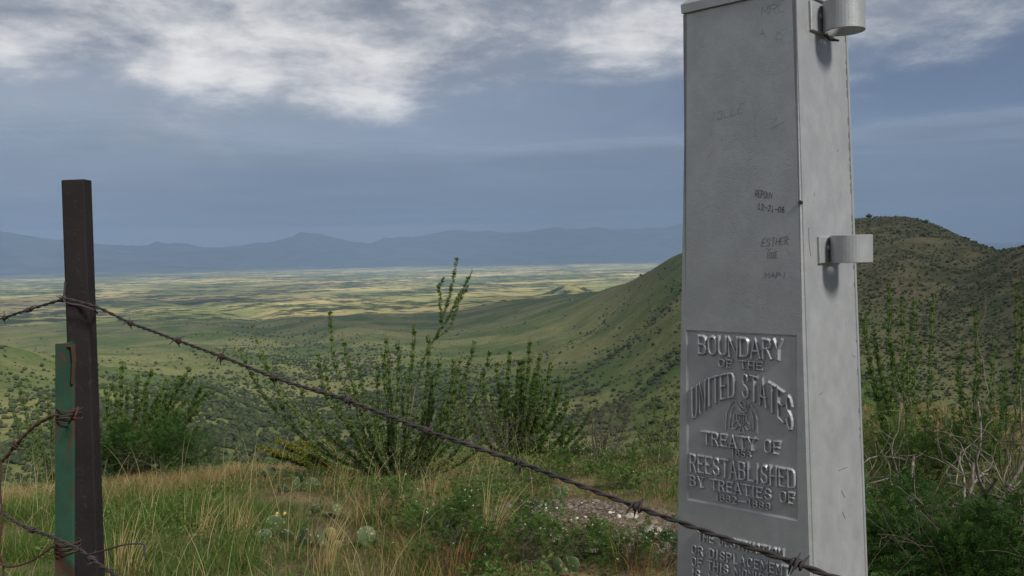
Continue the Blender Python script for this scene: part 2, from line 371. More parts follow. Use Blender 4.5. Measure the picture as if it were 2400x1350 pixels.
# ---------------------------------------------------------------- clouds (they shade the land) and the air
def cloud_cover():
    H = 1800.; off = np.array([SUND.x, SUND.y]) / SUND.z * H
    g = np.arange(-62000, 62001, 400.); gx, gy = np.meshgrid(g, g)
    px = gx - off[0] * 1.15; py = gy - off[1] * 1.15          # ground spot each cloud point shades
    r = np.hypot(px, py); th = np.arctan2(px, py); xi = ximg(th)
    n = fbm(px / 2600, py / 2600, 5, 61); n2 = fbm(px / 900 + 3, py / 900, 4, 71)
    D = .10 + .3 * (n - .5); D = np.maximum(D, .98 * sstep(xi, 1480, 1800) * (1 - sstep(xi, 4000, 8000)) * sstep(r, 170, 330) * (.92 + .25 * (n2 - .5))) ; D = np.maximum(D, .48 * sstep(r, 260, 420) * (np.abs(th) < 1.2))
    gap = sstep(r, 2100, 3000) * (1 - sstep(r + (n - .5) * 9000, 12500, 16500)) * (np.abs(th) < 1.2)
    D = D * (1 - gap) + gap * np.clip((n * .65 + n2 * .35 - (.55 + .12 * sstep(r, 8300, 9600))) * 10, 0, 1) * .97
    dark = np.exp(-((r - 5200) / 900) ** 2) * (1 - sstep(xi, 500, 900)) + np.exp(-((r - 2300) / 500) ** 2) * sstep(xi, 350, 700) + np.exp(-((r - 4250) / 550) ** 2) * np.exp(-((xi - 1330) / 130) ** 2)
    D = np.maximum(D, np.clip(dark * 1.2 * (.5 + n), 0, .9))
    far = sstep(r + (n - .5) * 7000, 12800, 19500); D = np.maximum(D, far * (.80 + .17 * sstep(xi, 100, 900)))
    hole = np.exp(-((r - 950) / 560) ** 2) * (1 - sstep(xi, 250, 600)) * (xi > -2500); D = D * (1 - hole)
    hole2 = np.exp(-((r - 2050) / 260) ** 2) * np.exp(-((xi - 1330) / 110) ** 2); D = D * (1 - .8 * hole2)
    rr = np.hypot(gx, gy); D = D * (1 - sstep(rr, 50000, 61000))
    D = np.where(D < .02, 0, D)
    bulge = np.sqrt(np.clip(D, 0, 1))
    zt = H + 115 + bulge * (60 + 110 * n2); zb = H + 110 - bulge * 40 * (n2 + .3)
    N = len(g); I = np.arange(N * N).reshape(N, N)
    Q = np.stack([I[:-1, :-1], I[:-1, 1:], I[1:, 1:], I[1:, :-1]], -1).reshape(-1, 4)
    keep = (D.ravel()[Q].max(1) > 0); Q = Q[keep]
    V = np.concatenate([np.stack([gx, gy, zt], -1).reshape(-1, 3), np.stack([gx, gy, zb], -1).reshape(-1, 3)])
    Fs = np.concatenate([Q, Q[:, ::-1] + N * N]); used, inv = np.unique(Fs, return_inverse=True)
    V = V[used]; Fs = inv.reshape(Fs.shape); C = np.concatenate([D.ravel()] * 2)[used]
    m, t = mat('cloud_vapour')
    d = t.new('ShaderNodeSeparateColor', {0: t.new('ShaderNodeAttribute', attribute_name='Col').outputs[0]}).outputs[0]
    nz = t.math('ADD', t.math('MULTIPLY', t.noise(pos(t), 1 / 2600., 7, .68, 1.2), .6), t.math('MULTIPLY', t.noise(pos(t), 1 / 600., 6, .7, .8), .4))
    al = t.math('MULTIPLY', d, t.ramp(t.math('ADD', d, t.math('MULTIPLY', t.math('SUBTRACT', nz, .5), 1.5)), .0, .8))
    # two skins in line: each takes 1-sqrt(1-a)
    al = t.math('SUBTRACT', 1.0, t.math('SQRT', t.math('SUBTRACT', 1.0, t.math('MINIMUM', al, .985))))
    df = t.new('ShaderNodeBsdfDiffuse', {0: (.60, .66, .78, 1)}); tr = t.new('ShaderNodeBsdfTranslucent', {0: t.mix(t.ramp(t.noise(pos(t), 1 / 5200., 7, .62, 1.5), .36, .66), (.17, .21, .30), (.29, .335, .43))})
    s1 = t.new('ShaderNodeMixShader', {0: .5, 1: df, 2: tr})
    s2 = t.new('ShaderNodeMixShader', {0: al, 1: t.new('ShaderNodeBsdfTransparent'), 2: s1}); finish(t, s2)
    o = obj('clouds', make_mesh('clouds', V, [Fs], [m], True, cols=np.stack([C] * 3, -1)))
    tag(o, 'broken layer of grey storm cloud over the valley', 'clouds', kind='stuff')
cloud_cover()

def haze():
    b = MB(); S = 41000; b.box((-S, -S, -330), np.array([2. * S, 0, 0]), np.array([0, 2. * S, 0]), np.array([0, 0, 330 + 1560.]))
    m, t = mat('haze_air')
    v = t.new('ShaderNodeVolumePrincipled', {'Color': (.46, .65, 1, 1), 'Density': 4.8e-5, 'Anisotropy': .0})
    t.new('ShaderNodeOutputMaterial', {1: v})
    o = b.build('haze', m); tag(o, 'thin blue haze over the valley', 'haze', kind='stuff')
haze()

# ---------------------------------------------------------------- boundary monument
MC = np.array([.5267, 1.8269, 0]); MY = -.7363
E1 = np.array([math.cos(MY), math.sin(MY), 0]); E2 = np.array([-math.sin(MY), math.cos(MY), 0])
K1, K2, H0 = .0279, .0092, .128
def h1(z): return H0 - K1 * (z - 1.55)
def h2(z): return H0 - K2 * (z - 1.55)
def mp(a, b, z): return MC + E1 * a * h1(z) + E2 * b * h2(z) + np.array([0, 0, z])
NF = -E2 + np.array([0, 0, K2]); NF /= np.linalg.norm(NF)      # front face normal
NS = E1 + np.array([0, 0, K1]); NS /= np.linalg.norm(NS)       # side face normal
def fp(u, z, out=0.): return MC + E1 * u - E2 * h2(z) + np.array([0, 0, z]) + NF * out
def sp(v, z, out=0.): return MC + E1 * h1(z) + E2 * v + np.array([0, 0, z]) + NS * out
def on_front(px, py):
    p0 = fp(0, 1.55); d = ray(px, py); o = np.array([0, 0, EYE]); s = ((p0 - o) @ NF) / (d @ NF); q = o + d * s - MC
    return float(q @ E1), float(q[2])
def on_side(px, py):
    p0 = sp(0, 1.55); d = ray(px, py); o = np.array([0, 0, EYE]); s = ((p0 - o) @ NS) / (d @ NS); q = o + d * s - MC
    return float(q @ E2), float(q[2])

def silver_mat():
    m, t = mat('silver_paint'); p = pos(t)
    n = t.noise(p, 14, 6, .7); c = t.mix(t.ramp(n, .3, .75), (.30, .315, .33), (.36, .375, .39))
    st = t.noise(t.vmath('MULTIPLY', p, (60, 60, 4)), 1.0, 5, .6)
    c = t.mix(t.ramp(st, .5, .8, 0, .2), c, (.25, .26, .27))
    c = t.mix(t.ramp(t.noise(p, 34, 5, .7), .62, .74, 0, .35), c, (.20, .20, .195))
    vo = t.new('ShaderNodeTexVoronoi', {'Vector': p, 'Scale': 55.0}); sp_ = t.math('MULTIPLY', t.ramp(vo.outputs[0], .03, .07, 1, 0), t.ramp(t.noise(p, 7, 3), .52, .62)); c = t.mix(t.math('MULTIPLY', sp_, .8), c, (.06, .055, .05))
    c = t.mix(t.ramp(t.noise(t.vmath('MULTIPLY', p, (26, 26, 2.2)), 1.0, 6, .7), .62, .78, 0, .14), c, (.19, .175, .155))
    h = t.math('ADD', t.math('MULTIPLY', t.noise(p, 420, 3, .6), 1.0), t.math('MULTIPLY', t.noise(p, 60, 5, .6), .8))
    b = bump(t, h, .4, .0014)
    ro = t.ramp(t.noise(p, 25, 4, .6), .3, .7, .40, .58)
    finish(t, t.new('ShaderNodeBsdfPrincipled', {'Base Color': c, 'Roughness': ro, 'Metallic': .35, 'Specular IOR Level': .4, 'Normal': b})); return m
M_silver = silver_mat()
M_faint = rough_mat('scratch_faint', (.13, .135, .14), (.20, .205, .21), 90, .85)
M_dark = rough_mat('scratch_dark', (.035, .035, .035), (.08, .075, .07), 90, .85)
mon = empty('boundary_monument', MC + np.array([0, 0, gz(MC[0], MC[1])]))
MINV = -np.array(mon.location)
def mbuild(b, name, m, parent=None, smooth=False):
    par = parent or mon
    o = b.build(name, m, par, smooth)
    if par is mon: o.location = MINV            # world coordinates kept under the moved root
    return o
tag(mon, 'tall silver painted iron boundary obelisk with raised lettering on its front', 'monument')
ZS = 2.0263; ZG = float(mon.location[2]) - .05
# plaque opening
uL, zT = on_front(1607, 773); uR, _ = on_front(1868, 783); _, zB = on_front(1611, 1172)
def grid_quad(b, fn, us, zs, skip=None):
    V = [fn(u, z) for z in zs for u in us]; n = len(us); Fa = []
    for j in range(len(zs) - 1):
        for i in range(n - 1):
            if skip and skip(i, j): continue
            Fa.append((j * n + i, j * n + i + 1, (j + 1) * n + i + 1, (j + 1) * n + i))
    b.add(V, Fa)
b = MB()
zs = [ZG, zB, zT, ZS]
ch = .004
V = []; n_u = 4
for z in zs: V += [fp(-h1(z) + ch, z), fp(uL, z), fp(uR, z), fp(h1(z) - ch, z)]
Fa = []
for j in range(3):
    for i in range(3):
        if (i, j) == (1, 1): continue
        Fa.append((j * 4 + i, j * 4 + i + 1, j * 4 + 5 + i, j * 4 + 4 + i))
b.add(V, Fa)
# other three faces with chamfered corners
ringp = []
for z in (ZG, ZS):
    A, B = h1(z), h2(z)
    ringp.append([MC + E1 * x + E2 * y + np.array([0, 0, z]) for x, y in ((A - ch, -B), (A, -B + ch), (A, B - ch), (A - ch, B), (-A + ch, B), (-A, B - ch), (-A, -B + ch), (-A + ch, -B))])
V = np.array(ringp[0] + ringp[1]); b.add(V, [(i, i + 1, i + 9, i + 8) for i in range(7)] + [tuple(range(8, 16))])
mbuild(b, 'body', M_silver)
# recessed plaque
RD = -.0028; iw = .0042
b = MB(); o4 = [(uL, zT), (uR, zT), (uR, zB), (uL, zB)]; i4 = [(uL + iw, zT - iw), (uR - iw, zT - iw), (uR - iw, zB + iw), (uL + iw, zB + iw)]
b.add([fp(u, z) for u, z in o4] + [fp(u, z, RD) for u, z in i4], [(0, 1, 5, 4), (1, 2, 6, 5), (2, 3, 7, 6), (3, 0, 4, 7), (7, 6, 5, 4)])
plaque = mbuild(b, 'plaque', M_silver)

# stroke letters -------------------------------------------------
def arc(cx, cy, rx, ry, a0, a1, n=7):
    return [(cx + rx * math.cos(math.radians(a0 + (a1 - a0) * i / (n - 1))), cy + ry * math.sin(math.radians(a0 + (a1 - a0) * i / (n - 1)))) for i in range(n)]
G = {
 'A': [[(0, 0), (.5, 1), (1, 0)], [(.2, .33), (.8, .33)]], 'B': [[(0, 0), (0, 1)], [(0, 1), (.6, 1)] + arc(.6, .77, .38, .23, 90, -90, 5) + [(0, .54)], [(0, .54), (.62, .54)] + arc(.62, .27, .38, .27, 90, -90, 5) + [(0, 0)]],
 'C': [[(1, .78)] + arc(.5, .72, .5, .28, 20, 180, 6) + arc(.5, .28, .5, .28, 180, 340, 6) + [(1, .2)]], 'D': [[(0, 0), (0, 1)], [(0, 1), (.5, 1)] + arc(.55, .7, .45, .3, 85, 0, 4) + arc(.55, .3, .45, .3, 0, -85, 4) + [(0, 0)]],
 'E': [[(1, 1), (0, 1), (0, 0), (1, 0)], [(0, .52), (.72, .52)]], 'F': [[(1, 1), (0, 1), (0, 0)], [(0, .52), (.75, .52)]],
 'H': [[(0, 0), (0, 1)], [(1, 0), (1, 1)], [(0, .5), (1, .5)]], 'I': [[(.5, 0), (.5, 1)]], 'L': [[(0, 1), (0, 0), (1, 0)]],
 'M': [[(0, 0), (0, 1), (.5, .25), (1, 1), (1, 0)]], 'N': [[(0, 0), (0, 1), (1, 0), (1, 1)]],
 'O': [arc(.5, .7, .5, .3, 0, 180, 7) + arc(.5, .3, .5, .3, 180, 360, 7) + [(1, .7)]], 'P': [[(0, 0), (0, 1)], [(0, 1), (.6, 1)] + arc(.6, .74, .4, .26, 90, -90, 5) + [(0, .48)]],
 'R': [[(0, 0), (0, 1)], [(0, 1), (.6, 1)] + arc(.6, .75, .38, .25, 90, -90, 5) + [(0, .5)], [(.5, .5), (1, 0)]],
 'S': [[(.97, .8)] + arc(.5, .75, .46, .25, 30, 180, 5) + [(.2, .56), (.75, .46)] + arc(.52, .26, .46, .26, 20, -150, 6) + [(.03, .2)]],
 'T': [[(0, 1), (1, 1)], [(.5, 1), (.5, 0)]], 'U': [[(0, 1), (0, .28)] + arc(.5, .28, .5, .28, 180, 360, 7) + [(1, .28), (1, 1)]],
 'Y': [[(0, 1), (.5, .48), (1, 1)], [(.5, .48), (.5, 0)]],
 '1': [[(.25, .8), (.5, 1), (.5, 0)], [(.25, 0), (.75, 0)]], '2': [arc(.5, .72, .45, .28, 170, -20, 6) + [(.05, 0), (.98, 0)]],
 '3': [[(.05, .85)] + arc(.5, .76, .42, .24, 140, -90, 6), [(.4, .52)] + arc(.5, .26, .47, .26, 90, -150, 6)],
 '5': [[(.9, 1), (.15, 1), (.1, .55)] + arc(.5, .32, .45, .32, 100, -150, 6)], '8': [arc(.5, .76, .4, .24, 0, 360, 9), arc(.5, .27, .48, .27, 0, 360, 9)],
 '9': [arc(.5, .7, .45, .3, 0, 360, 9), [(.95, .7), (.85, .2), (.4, 0), (.1, .1)]], '-': [[(0, .5), (1, .5)]], '0': [arc(.5, .5, .5, .5, 0, 360, 11)], '6': [arc(.5, .3, .45, .3, 0, 360, 9), [(.05, .3), (.2, .8), (.6, 1), (.9, .9)]],
}
WID = {'I': .38, '1': .6, 'M': 1.35, 'N': 1.08, 'A': 1.12, '-': 1.9, ' ': .55, 'E': .9, 'F': .88, 'L': .9}
def letters(txt, u0, u1, z0, hgt, sw, rise, parent, gap=.42, serif=False, base=RD, warp=None, slot=1.0):
    widths = [WID.get(c, 1.0) for c in txt]; tot = sum(widths) + gap * (len(txt) - 1); k = (u1 - u0) / tot; u = u0
    for c, w in zip(txt, widths):
        if c != ' ':
            b = MB()
            def P(x, y, w=w, u=u):
                uu = u + x * w * k; zz = z0 + y * hgt
                if warp: zz = warp(uu, y)
                return fp(uu, zz, base)
            for st in G[c]:
                pts = [np.array(P(x, y)) for x, y in st]; q = [pts[0]]
                for p in pts[1:]:
                    if np.linalg.norm(p - q[-1]) > 1e-5: q.append(p)
                b.ridge(q, sw, rise, NF)
                if serif and c not in '0123456789-OS':
                    for (x, y) in (st[0], st[-1]):
                        if y < .05 or y > .95:
                            du = sw * .95
                            if c in 'EFLTBD' and x not in (0, .5): # arm ends take a vertical tick
                                pp = [P(x, y), P(x, y + (.18 if y < .5 else -.18))]
                            else:
                                a0 = P(x, y); pp = [a0 - E1 * du, a0 + E1 * du]
                            b.ridge(pp, sw * .6, rise * .9, NF)
            o = b.build('letter', M_silver, parent)
            if parent is mon or parent.get('_root'): o.location = MINV
        u += (w + gap) * k
def line(txt, bl, br, hpx, sw, rise=.0062, **kw):
    a = on_front(*bl); c = on_front(*br); tp = on_front(bl[0], bl[1] - hpx)
    letters(txt, a[0], c[0], a[1], tp[1] - a[1], sw, rise, kw.pop('parent', plaque), **kw)
line('BOUNDARY', (1638, 828), (1833, 841), 40, .0095)
line('OF THE', (1686, 859), (1787, 866), 17, .0048, serif=True, gap=.5)
ua, za = on_front(1623, 983); ub, zb_ = on_front(1857, 1014); um, zm = on_front(1740, 931); _, ztl = on_front(1623, 912); _, ztm = on_front(1740, 876); zlow = .5 * (za + zb_)
hl = ztl - za; hm = ztm - zm
def archw(u, y):
    t = (u - ua) / (ub - ua); e = (2 * t - 1) ** 2
    return zlow + (zm - zlow) * (1 - e) + y * (hm + (hl - hm) * e)
letters('UNITED STATES', ua, ub, zlow, hl, .0076, .0066, plaque, gap=.55, warp=archw)
line('TREATY OF', (1650, 1039), (1828, 1062), 27, .0068, serif=True, gap=.55)
line('1853', (1716, 1067), (1761, 1075), 15, .0036, gap=.45)
line('REESTABLISHED', (1619, 1103), (1862, 1141), 38, .0078, gap=.5)
line('BY TREATIES OF', (1619, 1137), (1862, 1184), 23, .0062, serif=True, gap=.55)
line('1882-1889', (1679, 1171), (1806, 1198), 15, .0038, gap=.5)
low = empty('raised_inscription', MINV, mon)
for txt, bl, br in (('THE DESTRUCTION', (1639, 1264), (1838, 1303)), ('OR DISPLACEMENT', (1625, 1295), (1852, 1340)), ('OF THIS MONUMENT', (1625, 1323), (1850, 1371)), ('IS A MISDEMEANOR', (1625, 1351), (1850, 1403))):
    line(txt, bl, br, 19, .0054, parent=low, gap=.6, base=0.0, serif=False)
# eagle with drooped wings and shield
b = MB()
def ep(px, py): u, z = on_front(px, py); return fp(u, z, RD)
for pts, w in (([(1700, 1005), (1702, 968), (1712, 946), (1722, 938)], .006), ([(1722, 938), (1728, 950), (1736, 962)], .005), ([(1709, 1000), (1712, 970), (1718, 955)], .004), ([(1717, 998), (1720, 972)], .004),
               ([(1774, 1014), (1775, 985), (1768, 960), (1757, 946)], .0065), ([(1757, 946), (1752, 956), (1748, 965)], .004), ([(1765, 1008), (1765, 980), (1760, 965)], .004),
               ([(1736, 962), (1743, 968), (1748, 965)], .006), ([(1738, 940), (1733, 946), (1737, 952), (1744, 958)], .006), ([(1738, 940), (1745, 944), (1747, 958)], .006),
               ([(1727, 970), (1727, 985), (1737, 1000), (1748, 988), (1749, 972), (1727, 970)], .004), ([(1733, 975), (1733, 990)], .003), ([(1738, 975), (1738, 994)], .003), ([(1743, 976), (1743, 990)], .003),
               ([(1730, 1000), (1722, 1006), (1714, 1003)], .004), ([(1746, 1000), (1752, 1008), (1760, 1006)], .004), ([(1735, 1002), (1732, 1014), (1744, 1015), (1741, 1002)], .005), ([(1724, 988), (1718, 994)], .005), ([(1752, 990), (1757, 995)], .005)):
    b.ridge([ep(*p) for p in pts], w * .8, .004, NF)
b.build('eagle_emblem', M_silver, plaque)

# cap: collar and low pyramid
def ring4(z, e): return [MC + E1 * x * (h1(z) + e) + E2 * y * (h2(z) + e) + np.array([0, 0, z]) for x, y in ((-1, -1), (1, -1), (1, 1), (-1, 1))]
b = MB(); lv = [ring4(ZS + .001, .001), ring4(ZS + .002, .0055), ring4(ZS + .019, .0065), ring4(ZS + .024, .002), ring4(ZS + .12, -.118)]
V = np.array([p for r_ in lv for p in r_]); b.add(V, [(k * 4 + i, k * 4 + (i + 1) % 4, k * 4 + 4 + (i + 1) % 4, k * 4 + 4 + i) for k in range(4) for i in range(4)] + [(3, 2, 1, 0), (16, 17, 18, 19)])
mbuild(b, 'cap', M_silver)
# foot flange
b = MB(); lv = [ring4(ZG, .05), ring4(ZG + .09, .05), ring4(ZG + .11, .002)]
V = np.array([p for r_ in lv for p in r_]); b.add(V, [(k * 4 + i, k * 4 + (i + 1) % 4, k * 4 + 4 + (i + 1) % 4, k * 4 + 4 + i) for k in range(2) for i in range(4)])
mbuild(b, 'base', M_silver)
# side-face corner strips
for sgn in (-1, 1):
    b = MB(); V = []; 
    zz = np.linspace(ZG + .12, ZS - .002, 40)
    for z in zz:
        e = h2(z) - .0035; w_ = .017 + .0006 * math.sin(z * 40); v0, v1 = (-e, -e + w_) if sgn < 0 else (e - w_ * .62, e)
        V += [sp(v0, z, -.002), sp(v0 + .0012, z, .0022), sp(v1 - .0012, z, .0022), sp(v1, z, -.002)]
    Fa = [(i * 4 + k, i * 4 + k + 1, i * 4 + 5 + k, i * 4 + 4 + k) for i in range(len(zz) - 1) for k in range(3)]
    b.add(V, Fa); mbuild(b, 'corner_strip', M_silver)
    b = MB(); z = 1.05
    while z < ZS - .02:
        e = h2(z) - .0035; L_ = random.uniform(.004, .016); v = (-e + .0172) if sgn < 0 else e - .0112
        if random.random() < (.45 if sgn < 0 else .7) * (1 if z > 1.45 else .3):
            b.ridge([sp(v + random.uniform(-.0004, .0004), z, .0), sp(v + random.uniform(-.0004, .0004), z + L_, .0)], .0015, .0007, NS)
        z += L_ + random.uniform(.002, .018)
    tag(mbuild(b, 'seam_crack', M_dark), kind='stuff')
# chip at the front edge and marks
b = MB(); c0 = mp(1, -1, on_side(1876, 475)[1]) + NS * .001 - E2 * .002
b.tube([c0 - E2 * .002, c0 + E2 * .004], [.0042, .0036], 8); mbuild(b, 'edge_chip', M_dark)

def bracket(pl, pr, pt, pb):
    """welded strap: back plate and a pipe ring standing off the side face (pixels of plate left/right/top/bottom)"""
    v0, z1 = on_side(pl, pt); v1, _ = on_side(pr, pt); _, z0 = on_side(pl, pb); zc = (z0 + z1) / 2
    br = empty('wire_bracket', MINV, mon)
    b = MB(); th = .006; e = .0015
    o0 = [sp(v, z, -.001) for v, z in ((v0, z0), (v1, z0), (v1, z1), (v0, z1))]; o1 = [sp(v, z, th - e) for v, z in ((v0, z0), (v1, z0), (v1, z1), (v0, z1))]
    o2 = [sp(v, z, th) for v, z in ((v0 + e, z0 + e), (v1 - e, z0 + e), (v1 - e, z1 - e), (v0 + e, z1 - e))]
    b.add(o0 + o1 + o2, [(k + i, k + (i + 1) % 4, k + 4 + (i + 1) % 4, k + 4 + i) for k in (0, 4) for i in range(4)] + [(8, 9, 10, 11)])
    b.build('back_plate', M_silver, br)
    R = .0385; t_ = .0045; hh = z1 - z0 + .002; c = sp((v0 + v1) / 2 + .004, zc, th + R - .0015) ; N = 40
    prof = [(R - .001, -hh / 2), (R, -hh / 2 + .001), (R, hh / 2 - .001), (R - .001, hh / 2), (R - t_, hh / 2), (R - t_, -hh / 2)]
    V = []; 
    for i in range(N):
        a = 2 * math.pi * i / N
        for r_, z_ in prof: V.append(c + (E1 * math.cos(a) + E2 * math.sin(a)) * r_ * (1 + .006 * math.sin(3 * a)) + np.array([0, 0, z_]))
    n = len(prof); b = MB(); b.add(V, [(i * n + k, ((i + 1) % N) * n + k, ((i + 1) % N) * n + (k + 1) % n, i * n + (k + 1) % n) for i in range(N) for k in range(n)])
    b.build('pipe_ring', M_silver, br)
    b = MB(); q = sp(v0 + (v1 - v0) * .36, zc + .004, th - .001); b.tube([q, q + NS * .003, q + NS * .0042], [.005, .0048, .002], 10); b.build('bolt', M_silver, br)
    b = MB(); q = sp((v0 + v1) / 2 + .002, zc, th); b.tube([q + np.array([0, 0, -hh / 2 + .002]), q + np.array([0, 0, hh / 2 - .002])], .0035, 8); b.build('weld_bead', M_silver, br)
    return br, c, z0
b1, c1, z01 = bracket(1914, 1966, 555, 618)
b2, c2, z02 = bracket(1894, 1950, 2, 70)
# wire stub under the upper bracket
b = MB(); q = c2 - E1 * .036; q[2] = z02 - .004
b.tube([q + np.array([0, 0, .006]), q + E1 * .008 + np.array([0, 0, -.006]), q + E1 * .026 + np.array([0, 0, -.011])], [.004, .003, .0022], 6); b.build('wire_stub', M_dark, b2)
# small lugs on the far left face seen at the edge
for py in (372, 447):
    u, z = on_front(1600, py); q = MC - E1 * h1(z) - E2 * (h2(z) - .02) + np.array([0, 0, z]); b = MB()
    b.tube([q + E1 * .001, q - E1 * .004, q - E1 * .006], [.011, .010, .005], 10); mbuild(b, 'lug', M_silver)
# scratched writing (thin dark scribble strokes)
SCR = []
def scribble(txt, bl, br, hpx, sw, slant=.0, jit=.06, m=None):
    a = on_front(*bl); c = on_front(*br); tp = on_front(bl[0], bl[1] - hpx); hgt = tp[1] - a[1]; n = len(txt); k = (c[0] - a[0]) / n; b = MB()
    for i, ch_ in enumerate(txt):
        if ch_ == ' ': continue
        for st in G[ch_]:
            pts = []
            for x, y in st:
                x += random.uniform(-jit, jit); y += random.uniform(-jit, jit)
                p = fp(a[0] + (i + x * .72 + y * slant) * k, a[1] + (c[1] - a[1]) * (i + x * .7) / n + y * hgt, .0001)
                if not pts or np.linalg.norm(p - pts[-1]) > 4e-4: pts.append(p)
            if len(pts) > 1: b.ridge(pts, sw, .0003, NF)
    tag(mbuild(b, 'scratched_writing', m or M_dark), kind='stuff')
scribble('REPONY', (1770, 460), (1812, 468), 15, .0011, .2, .1)
scribble('12-21-08', (1776, 490), (1840, 500), 13, .0014, .15, .1)
scribble('ESTHER', (1786, 577), (1850, 572), 17, .0009, .2, .11)
scribble('Y', (1797, 590), (1812, 591), 9, .0009)
scribble('JOSE' if 'J' in G else 'IOSE', (1797, 606), (1824, 604), 14, .0009, .1)
scribble('MAPI', (1793, 650), (1846, 652), 12, .0008, .1, .1)
scribble('MRL', (1785, 36), (1845, 26), 20, .0007, .1, m=M_faint)
scribble('A D', (1780, 82), (1840, 95), 16, .0006, .1, m=M_faint)
scribble('TOLLE', (1665, 286), (1745, 262), 20, .0006, .3, .16, M_faint)
b = MB()
for (p, q) in (((1772, 268), (1772, 320)), ((1810, 300), (1838, 285)), ((1690, 330), (1694, 324)), ((1822, 272), (1816, 284)), ((1660, 370), (1666, 360)), ((1752, 378), (1760, 372)), ((1660, 405), (1662, 412)), ((1700, 345), (1700, 352)), ((1630, 720), (1634, 724)), ((1720, 702), (1728, 706)), ((1745, 716), (1760, 718)), ((1788, 718), (1792, 722))):
    b.ridge([fp(*on_front(*p), .0001), fp(*on_front(*q), .0001)], .0008, .0003, NF)
tag(mbuild(b, 'scratch', M_faint), kind='stuff')
b = MB()
for (p, q) in (((1895, 535), (1896, 570)), ((1896, 572), (1900, 600)), ((1908, 452), (1908, 459)), ((1920, 925), (1928, 920)), ((1965, 1103), (1985, 1095)), ((1972, 1150), (1980, 1166)), ((1974, 1200), (1981, 1216)), ((1962, 355), (1965, 352)), ((1999, 833), (2003, 836))):
    b.ridge([sp(*on_side(*p), .0003), sp(*on_side(*q), .0003)], .0011, .0004, NS)
tag(mbuild(b, 'scratch', M_dark), kind='stuff')

# ---------------------------------------------------------------- fence
def rust_mat(name, base, base2, rust, thr):
    m, t = mat(name); p = pos(t)
    c = t.mix(t.ramp(t.noise(p, 16, 5, .6), .35, .65), base, base2)
    c = t.mix(t.ramp(t.noise(t.vmath('MULTIPLY', p, (1, 1, .45)), 22, 7, .72, .6), *thr), c, rust)
    c = t.mix(t.ramp(t.noise(p, 190, 3, .6), .56, .7, 0, .7), c, (.035, .025, .022))
    b = bump(t, t.noise(p, 260, 5, .7), .5, .0012)
    finish(t, t.new('ShaderNodeBsdfPrincipled', {'Base Color': c, 'Roughness': .78, 'Normal': b, 'Specular IOR Level': .3})); return m
M_brown = rust_mat('rusted_brown_steel', (.009, .007, .0075), (.013, .010, .010), (.034, .019, .014), (.56, .72))
M_green = rust_mat('green_paint_rust', (.010, .040, .024), (.014, .055, .033), (.055, .024, .015), (.48, .58))
M_wire = rust_mat('weathered_wire', (.03, .026, .027), (.05, .042, .042), (.07, .038, .03), (.52, .66))
M_rustwire = rust_mat('rusty_wire', (.048, .023, .017), (.072, .034, .022), (.06, .035, .03), (.55, .7))

def profile_post(name, px_top, px_bot, depth, prof, m, label, zlow, yaw=0., cut=0.):
    top = at(*px_top, depth); bot = at(*px_bot, depth); d = (top - bot) / np.linalg.norm(top - bot)
    k = (zlow - bot[2]) / d[2]; foot = bot + d * k
    root = empty(name, foot); tag(root, label, 'fence post', 'old fence posts')
    X_ = np.array([math.cos(yaw), math.sin(yaw), 0]); Y_ = np.array([-math.sin(yaw), math.cos(yaw), 0])
    Lh = np.linalg.norm(top - foot); n = len(prof); V = []
    for s_, dz in ((0, 0), (.35, 0), (.6, 0), (.8, 0), (1, 0)):
        for x, y in prof: V.append(d * (Lh * s_ + (cut * x if s_ == 1 else 0)) + X_ * x + Y_ * y)
    b = MB(); b.add(V, [(k * n + i, k * n + (i + 1) % n, (k + 1) * n + (i + 1) % n, (k + 1) * n + i) for k in range(4) for i in range(n)] + [tuple(range(4 * n, 5 * n)), tuple(range(n))[::-1]])
    b.build('shaft', m, root); return root, foot, d, X_, Y_, Lh
DP = 1.27
# U-channel: web faces the camera, chamfered left, flange back on the right
w = .0172; t_ = .004
prof = [(-w, .010), (-w + .006, 0), (w - .002, 0), (w, .002), (w + .002, .024), (w - t_ + .002, .024), (w - t_, t_), (-w + .008, t_), (-w + .003, .012), (-w + .002, .022), (-w - .002, .022)]
steel, sfoot, sd, sX, sY, sL = profile_post('steel_post', (167, 421), (199, 1350), DP, prof, M_brown, 'tall dark brown rusted steel channel fence post holding the barbed wire', -.12, math.radians(6), .03)
DG = 1.215
w2 = .0122
prof = [(-w2, 0), (w2 - .003, 0), (w2, .0015), (w2, .005), (.003, .006), (.003, .030), (-.003, .030), (-.003, .006), (-w2, .004)]
green, gfoot, gd, gX, gY, gL = profile_post('green_post', (152, 806), (151, 1350), DG, prof, M_green, 'short green painted rusty steel stake beside the tall brown post', -.12, math.radians(10), -.05)
b = MB(); q = gd * (gL - .004)
b.tube([q + gX * .004 + gY * .001, q + gX * .011 - gY * .003, q + gX * .0125 - gY * .003 - gd * .02, q + gX * .0105 - gY * .0035 - gd * .05], [.003, .0034, .003, .002], 6); b.build('bent_lip', M_rustwire, green)

